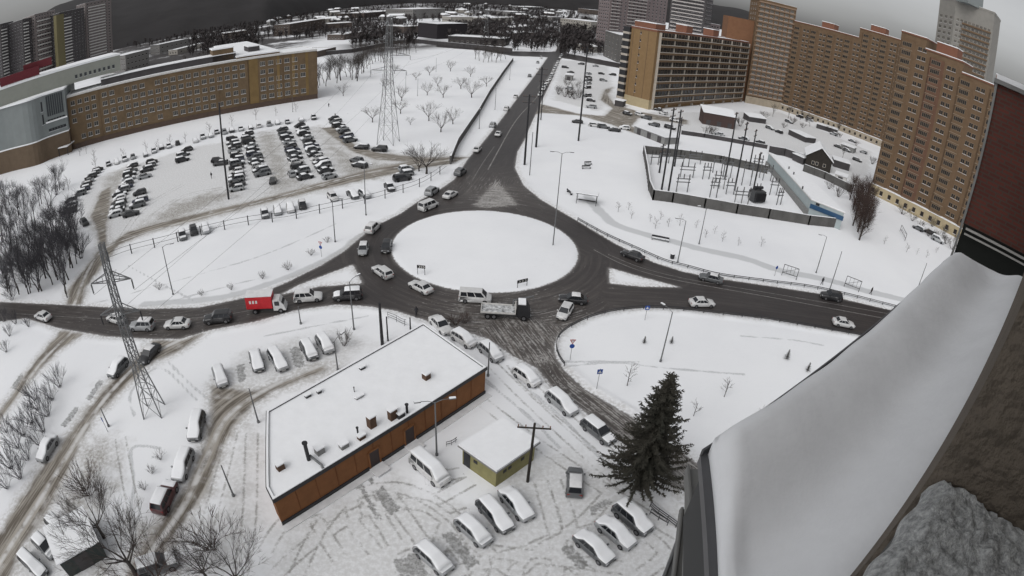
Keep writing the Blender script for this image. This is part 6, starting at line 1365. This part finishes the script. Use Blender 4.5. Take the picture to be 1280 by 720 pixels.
rail('guard_rail', 'dark steel guard rail along the snowy side of the east road', [(722,276),(732,282),(760,297),(800,315),(830,328),(860,336),(900,346),(960,354),(1025,363),(1120,386)], .8, (.45,.72), 3, dark_m, .09, .07, 'guard rail')
rail('guard_rail', 'dark kerb rail around the big lawn along the east and south roads', [(705,458),(698,447),(695,434),(699,422),(712,411),(737,399),(767,391),(804,387),(842,388),(892,393),(960,401),(1080,422),(1150,440)], .75, (.40,.68), 3.4, dark_m, .09, .07, 'guard rail')
rail('handrail', 'low dark rail with short posts beside the three snow-covered cars', [(812,634),(818,640),(832,650),(848,662)], .9, (.3,.6,.88), 1.2, dark_m, .06, .05); rail('handrail', 'second low rail just behind the first beside the three cars', [(812,643),(822,650),(834,657)], .9, (.45,.88), 1.1, dark_m, .06, .05)
rail('handrail', 'railing near the far corner of the orange roof beside the west road', [(485,398),(495,402),(502,406),(508,408)], 1.1, (.35,.7,1.08), 1.6, steel_m, .06, .04); rail('bike_rack', 'low snowy rack beside the kiosk door', [(558,558),(565,556),(571,552)], .7, (.35,.68), .6, dark_m, .04, .04, 'rack')
def sign(b, h, kind, label, rz, w_=.7):
    r = thing('road_sign', label, 'road sign', G(b), rz); mb = MB(); mb.tube([(0,0,-.1),(0,0,h)], .035, 8); mb.build('pole', steel_m, r)
    wm, rm_, bm, ym = mat('sign_white', (.6,.6,.6), .5), mat('sign_red', (.42,.02,.02), .5), mat('sign_blue', (.02,.07,.30), .5), mat('sign_yellow', (.6,.45,.02), .5)
    def ngon(n, R_, z, y, m, nm, a0=0): k = MB(); P = [(R_*math.cos(a0+6.2832*i/n), R_*math.sin(a0+6.2832*i/n)) for i in range(n)]; k.add([(x, y, z+q) for x, q in P]+[(x, y-.02, z+q) for x, q in P], [tuple(range(n)), tuple(range(n, 2*n))[::-1]]+[(i, n+i, n+(i+1)%n, (i+1)%n) for i in range(n)]); return k.build(nm, m, r)
    if kind == 'yield': ngon(3, .48, h-.3, -.04, rm_, 'triangle_plate', -math.pi/2); ngon(3, .30, h-.3, -.065, wm, 'triangle_face', -math.pi/2); ngon(20, .34, h-1.1, -.04, bm, 'round_plate')
    elif kind == 'square': ngon(4, .5, h-.4, -.04, bm, 'square_plate', math.pi/4); ngon(3, .28, h-.45, -.065, wm, 'triangle_mark', math.pi/2)
    elif kind == 'round': ngon(20, .36, h-.35, -.04, bm, 'round_plate')
    return r
sign((712.5,450),3.4,'yield','yield triangle above a round blue sign at the left end of the big lawn',.1); sign((745.5,487),3.3,'square','square blue sign on a post on the big lawn near the south road',.2); sign((402,321),3.0,'yield','thin road sign on the snowfield left of the roundabout',-.3); sign((968,345),2.2,'round','small road sign beside the guard rail of the east road',.4)
sign((135,540),2.4,'round','small round sign on the verge of the side road',-.5); sign((806,400),2.6,'square','small sign at the kerb of the big lawn above the tiny spruces',.1)
def chevron(pa, pb_, h, label):
    a, b = G(pa), G(pb_); c = (a+b)/2; L_ = max(1.4, (b-a).length); r = thing('direction_board', label, 'road sign', c, math.atan2((b-a).y, (b-a).x)); mb = MB()
    mb.box(-L_/2, L_/2, -.04, .04, h-.55, h); mb.build('board', dark_m, r)
    for k in range(3):
        mb = MB(); x = -L_/2+.25+k*(L_-.3)/3; mb.add([(x,-.045,h-.5),(x+.16,-.045,h-.5),(x+.36,-.045,h-.275),(x+.16,-.045,h-.05),(x,-.045,h-.05),(x+.2,-.045,h-.275)], [(0,1,2,5),(5,2,3,4)]); mb.build('arrow_mark', white_m, r)
    for s in (-1, 1): mb = MB(); mb.box(s*(L_/2-.1)-.04, s*(L_/2-.1)+.04, -.035, .035, -.1, h-.553); mb.build('leg', steel_m, r)
chevron((522,344),(531,345),1.9,'dark arrow board on two legs at the left edge of the island'); chevron((646,361),(659,358),1.5,'dark arrow board on two legs at the lower right edge of the island')
def frame(pa, pb_, h, label, name='advert_frame', cat='notice frame'):
    a, b = G(pa), G(pb_); c = (a+b)/2; L_ = (b-a).length; r = thing(name, label, cat, c, math.atan2((b-a).y, (b-a).x)); mb = MB()
    for z in (.7, h): mb.bar((-L_/2,0,z),(L_/2,0,z),.09)
    for i in range(1, 4): mb.bar((-L_/2+L_*i/4,0,.7),(-L_/2+L_*i/4,0,h),.05)
    mb.bar((-L_/2,0,.7),(L_/2,0,h),.05); mb.build('frame', dark_m, r)
    for s in (-1, 1): k = MB(); k.bar((s*L_/2,0,-.1),(s*L_/2,0,h),.11); k.build('post', dark_m, r)
frame((977,344),(995,350),2.4,'dark metal lattice frame beside the grey path on the east slope'); frame((1055,358),(1073,365),2.4,'dark metal lattice frame nearer the snowy ledge beside the path'); frame((1125,289),(1131,301),2.0,'small dark frame at the edge of the snow near the brown block bushes')
def bench(b, rz, label, L_=3.2):
    r = thing('bench', label, 'bench', G(b), rz); mb = MB(); mb.box(-L_/2, L_/2, -.25, .25, .42, .48); mb.build('seat', dark_m, r); mb = MB(); mb.box(-L_/2, L_/2, .25, .31, .5, .95); mb.build('backrest', dark_m, r)
    for s in (-1, 1): mb = MB(); mb.box(s*(L_/2-.15)-.04, s*(L_/2-.15)+.04, -.22, .28, -.05, .42); mb.build('leg', dark_m, r)
    mb = MB(); mb.box(-L_/2+.05, L_/2-.05, -.23, .22, .483, .58); mb.build('snow_cover', snow_m, r)
bench((825,301),-.25,'snowy bench beside the grey path below the substation',3.6); bench((733,211),.4,'dark bench-like rack alone on the snowfield above the bus shelter',2.6); bench((735,206),.4,'second dark rack just behind the first on the snowfield',2.2)
r = thing('bus_shelter', 'open dark-framed bus shelter at the end of the grey path', 'bus shelter', G((733,254)), -.2)
for i, (x, y) in enumerate(((-2.2,-1),(2.2,-1),(2.2,1),(-2.2,1))): mb = MB(); mb.box(x-.05,x+.05,y-.05,y+.05,-.1,2.4); mb.build('post', dark_m, r)
mb = MB(); mb.box(-2.5,2.5,-1.3,1.3,2.4,2.5); mb.build('roof', dark_m, r); mb = MB(); mb.box(-2.48,2.48,-1.28,1.28,2.503,2.68); mb.build('roof_snow', snow_m, r); mb = MB(); mb.box(-2,2,.4,.9,.4,.48); mb.build('seat', wood_m, r)
bench((712,242),1.9,'small dark bench left of the bus shelter',2.4)
r = thing('litter_bin', 'dark litter bin on the snow between the grey path and the east road', 'litter bin', G((840,323))); mb = MB(); mb.tube([(0,0,0),(0,0,1.0)], [.38,.45], 14); mb.build('body', dark_m, r); mb = MB(); mb.tube([(0,0,1.0),(0,0,1.12)], [.46,.3], 14); mb.build('snow_cap', snow_m, r)
# ---- people (small and far: one skinned body each)
def person(b, rz, label, h=1.74, coat=(.03,.03,.035), stride=.22):
    s = h/1.74; root = thing('person', label, 'person', G(b), rz)
    J = [(0,0,.95,.15,.11),(0,0,1.15,.15,.11),(0,0,1.40,.17,.12),(0,0,1.52,.06,.06),(0,.01,1.62,.085,.10),(0,0,1.74,.06,.07),
         (.10,stride*.5,.50,.075,.08),(.11,stride,.06,.05,.05),(.11,stride+.14,.03,.045,.04),(-.10,-stride*.3,.50,.075,.08),(-.11,-stride,.08,.05,.05),(-.11,-stride+.13,.03,.045,.04),
         (.22,0,1.38,.065,.065),(.27,-.10,1.12,.05,.05),(.27,.02,.90,.038,.04),(.27,.08,.82,.03,.03),(-.22,0,1.38,.065,.065),(-.27,.10,1.12,.05,.05),(-.26,.22,.95,.038,.04),(-.26,.28,.90,.03,.03)]
    E_ = [(0,1),(1,2),(2,3),(3,4),(4,5),(0,6),(6,7),(7,8),(0,9),(9,10),(10,11),(2,12),(12,13),(13,14),(14,15),(2,16),(16,17),(17,18),(18,19)]
    me = bpy.data.meshes.new('body'); me.from_pydata([(x*s, y*s, z*s) for x, y, z, _, _ in J], E_, []); o = obj('body', me, root); me.materials.append(mat('coat_%d' % int(coat[0]*1000), coat, .9))
    md = o.modifiers.new('skin', 'SKIN'); md.use_smooth_shade = True
    for i, v in enumerate(me.skin_vertices[0].data): v.radius = (J[i][3]*s*.9, J[i][4]*s*.9); v.use_root = (i == 0)
    sb = o.modifiers.new('sub', 'SUBSURF'); sb.levels = 1; sb.render_levels = 2
    mb = MB(); mb.tube([(0,0,1.63*s),(0,0,1.70*s),(0,0,1.77*s)], [.105*s,.10*s,.05*s], 10); mb.build('hat', mat('hat_%d' % int(coat[2]*1000), tuple(c*.7 for c in coat), .9), root, smooth=True)
    mb = MB(); mb.tube([(0,0,.86*s),(0,0,1.0*s),(0,0,1.42*s)], [.21*s,.19*s,.20*s], 12); mb.build('coat', mat('coat_%d' % int(coat[0]*1000), coat, .9), root, smooth=True)
person((520.5,396),.4,'person in dark clothes crossing the road above the orange roof corner'); person((264.5,223),1.2,'tiny person in black walking across the school car park',1.75,(.02,.02,.022)); person((411,134),.3,'person in dark clothes walking near the right end of the school',1.75); person((1027,356),2.0,'person in dark clothes on the path beside the east slope frames',1.75)
person((1088,368),1.0,'person in dark clothes on the path close to the snowy ledge',1.72,(.025,.02,.02)); person((419,147),2.4,'person standing at the top of the rightmost car row',1.7,(.04,.035,.035))
for o in list(bpy.data.objects):
    if o.parent is not None: split_loose(o, ('post','wall_batten','roof_vent','gate','balcony_divider','side_balcony','panel_joint','white_pipe','white_lettering','beam','plinth','attic','sign_box','cap','loggia_band','balcony_band','bed_rail','roof','ledge','corner_trim','roof_slab','balcony','chassis','side_window','conservator'))
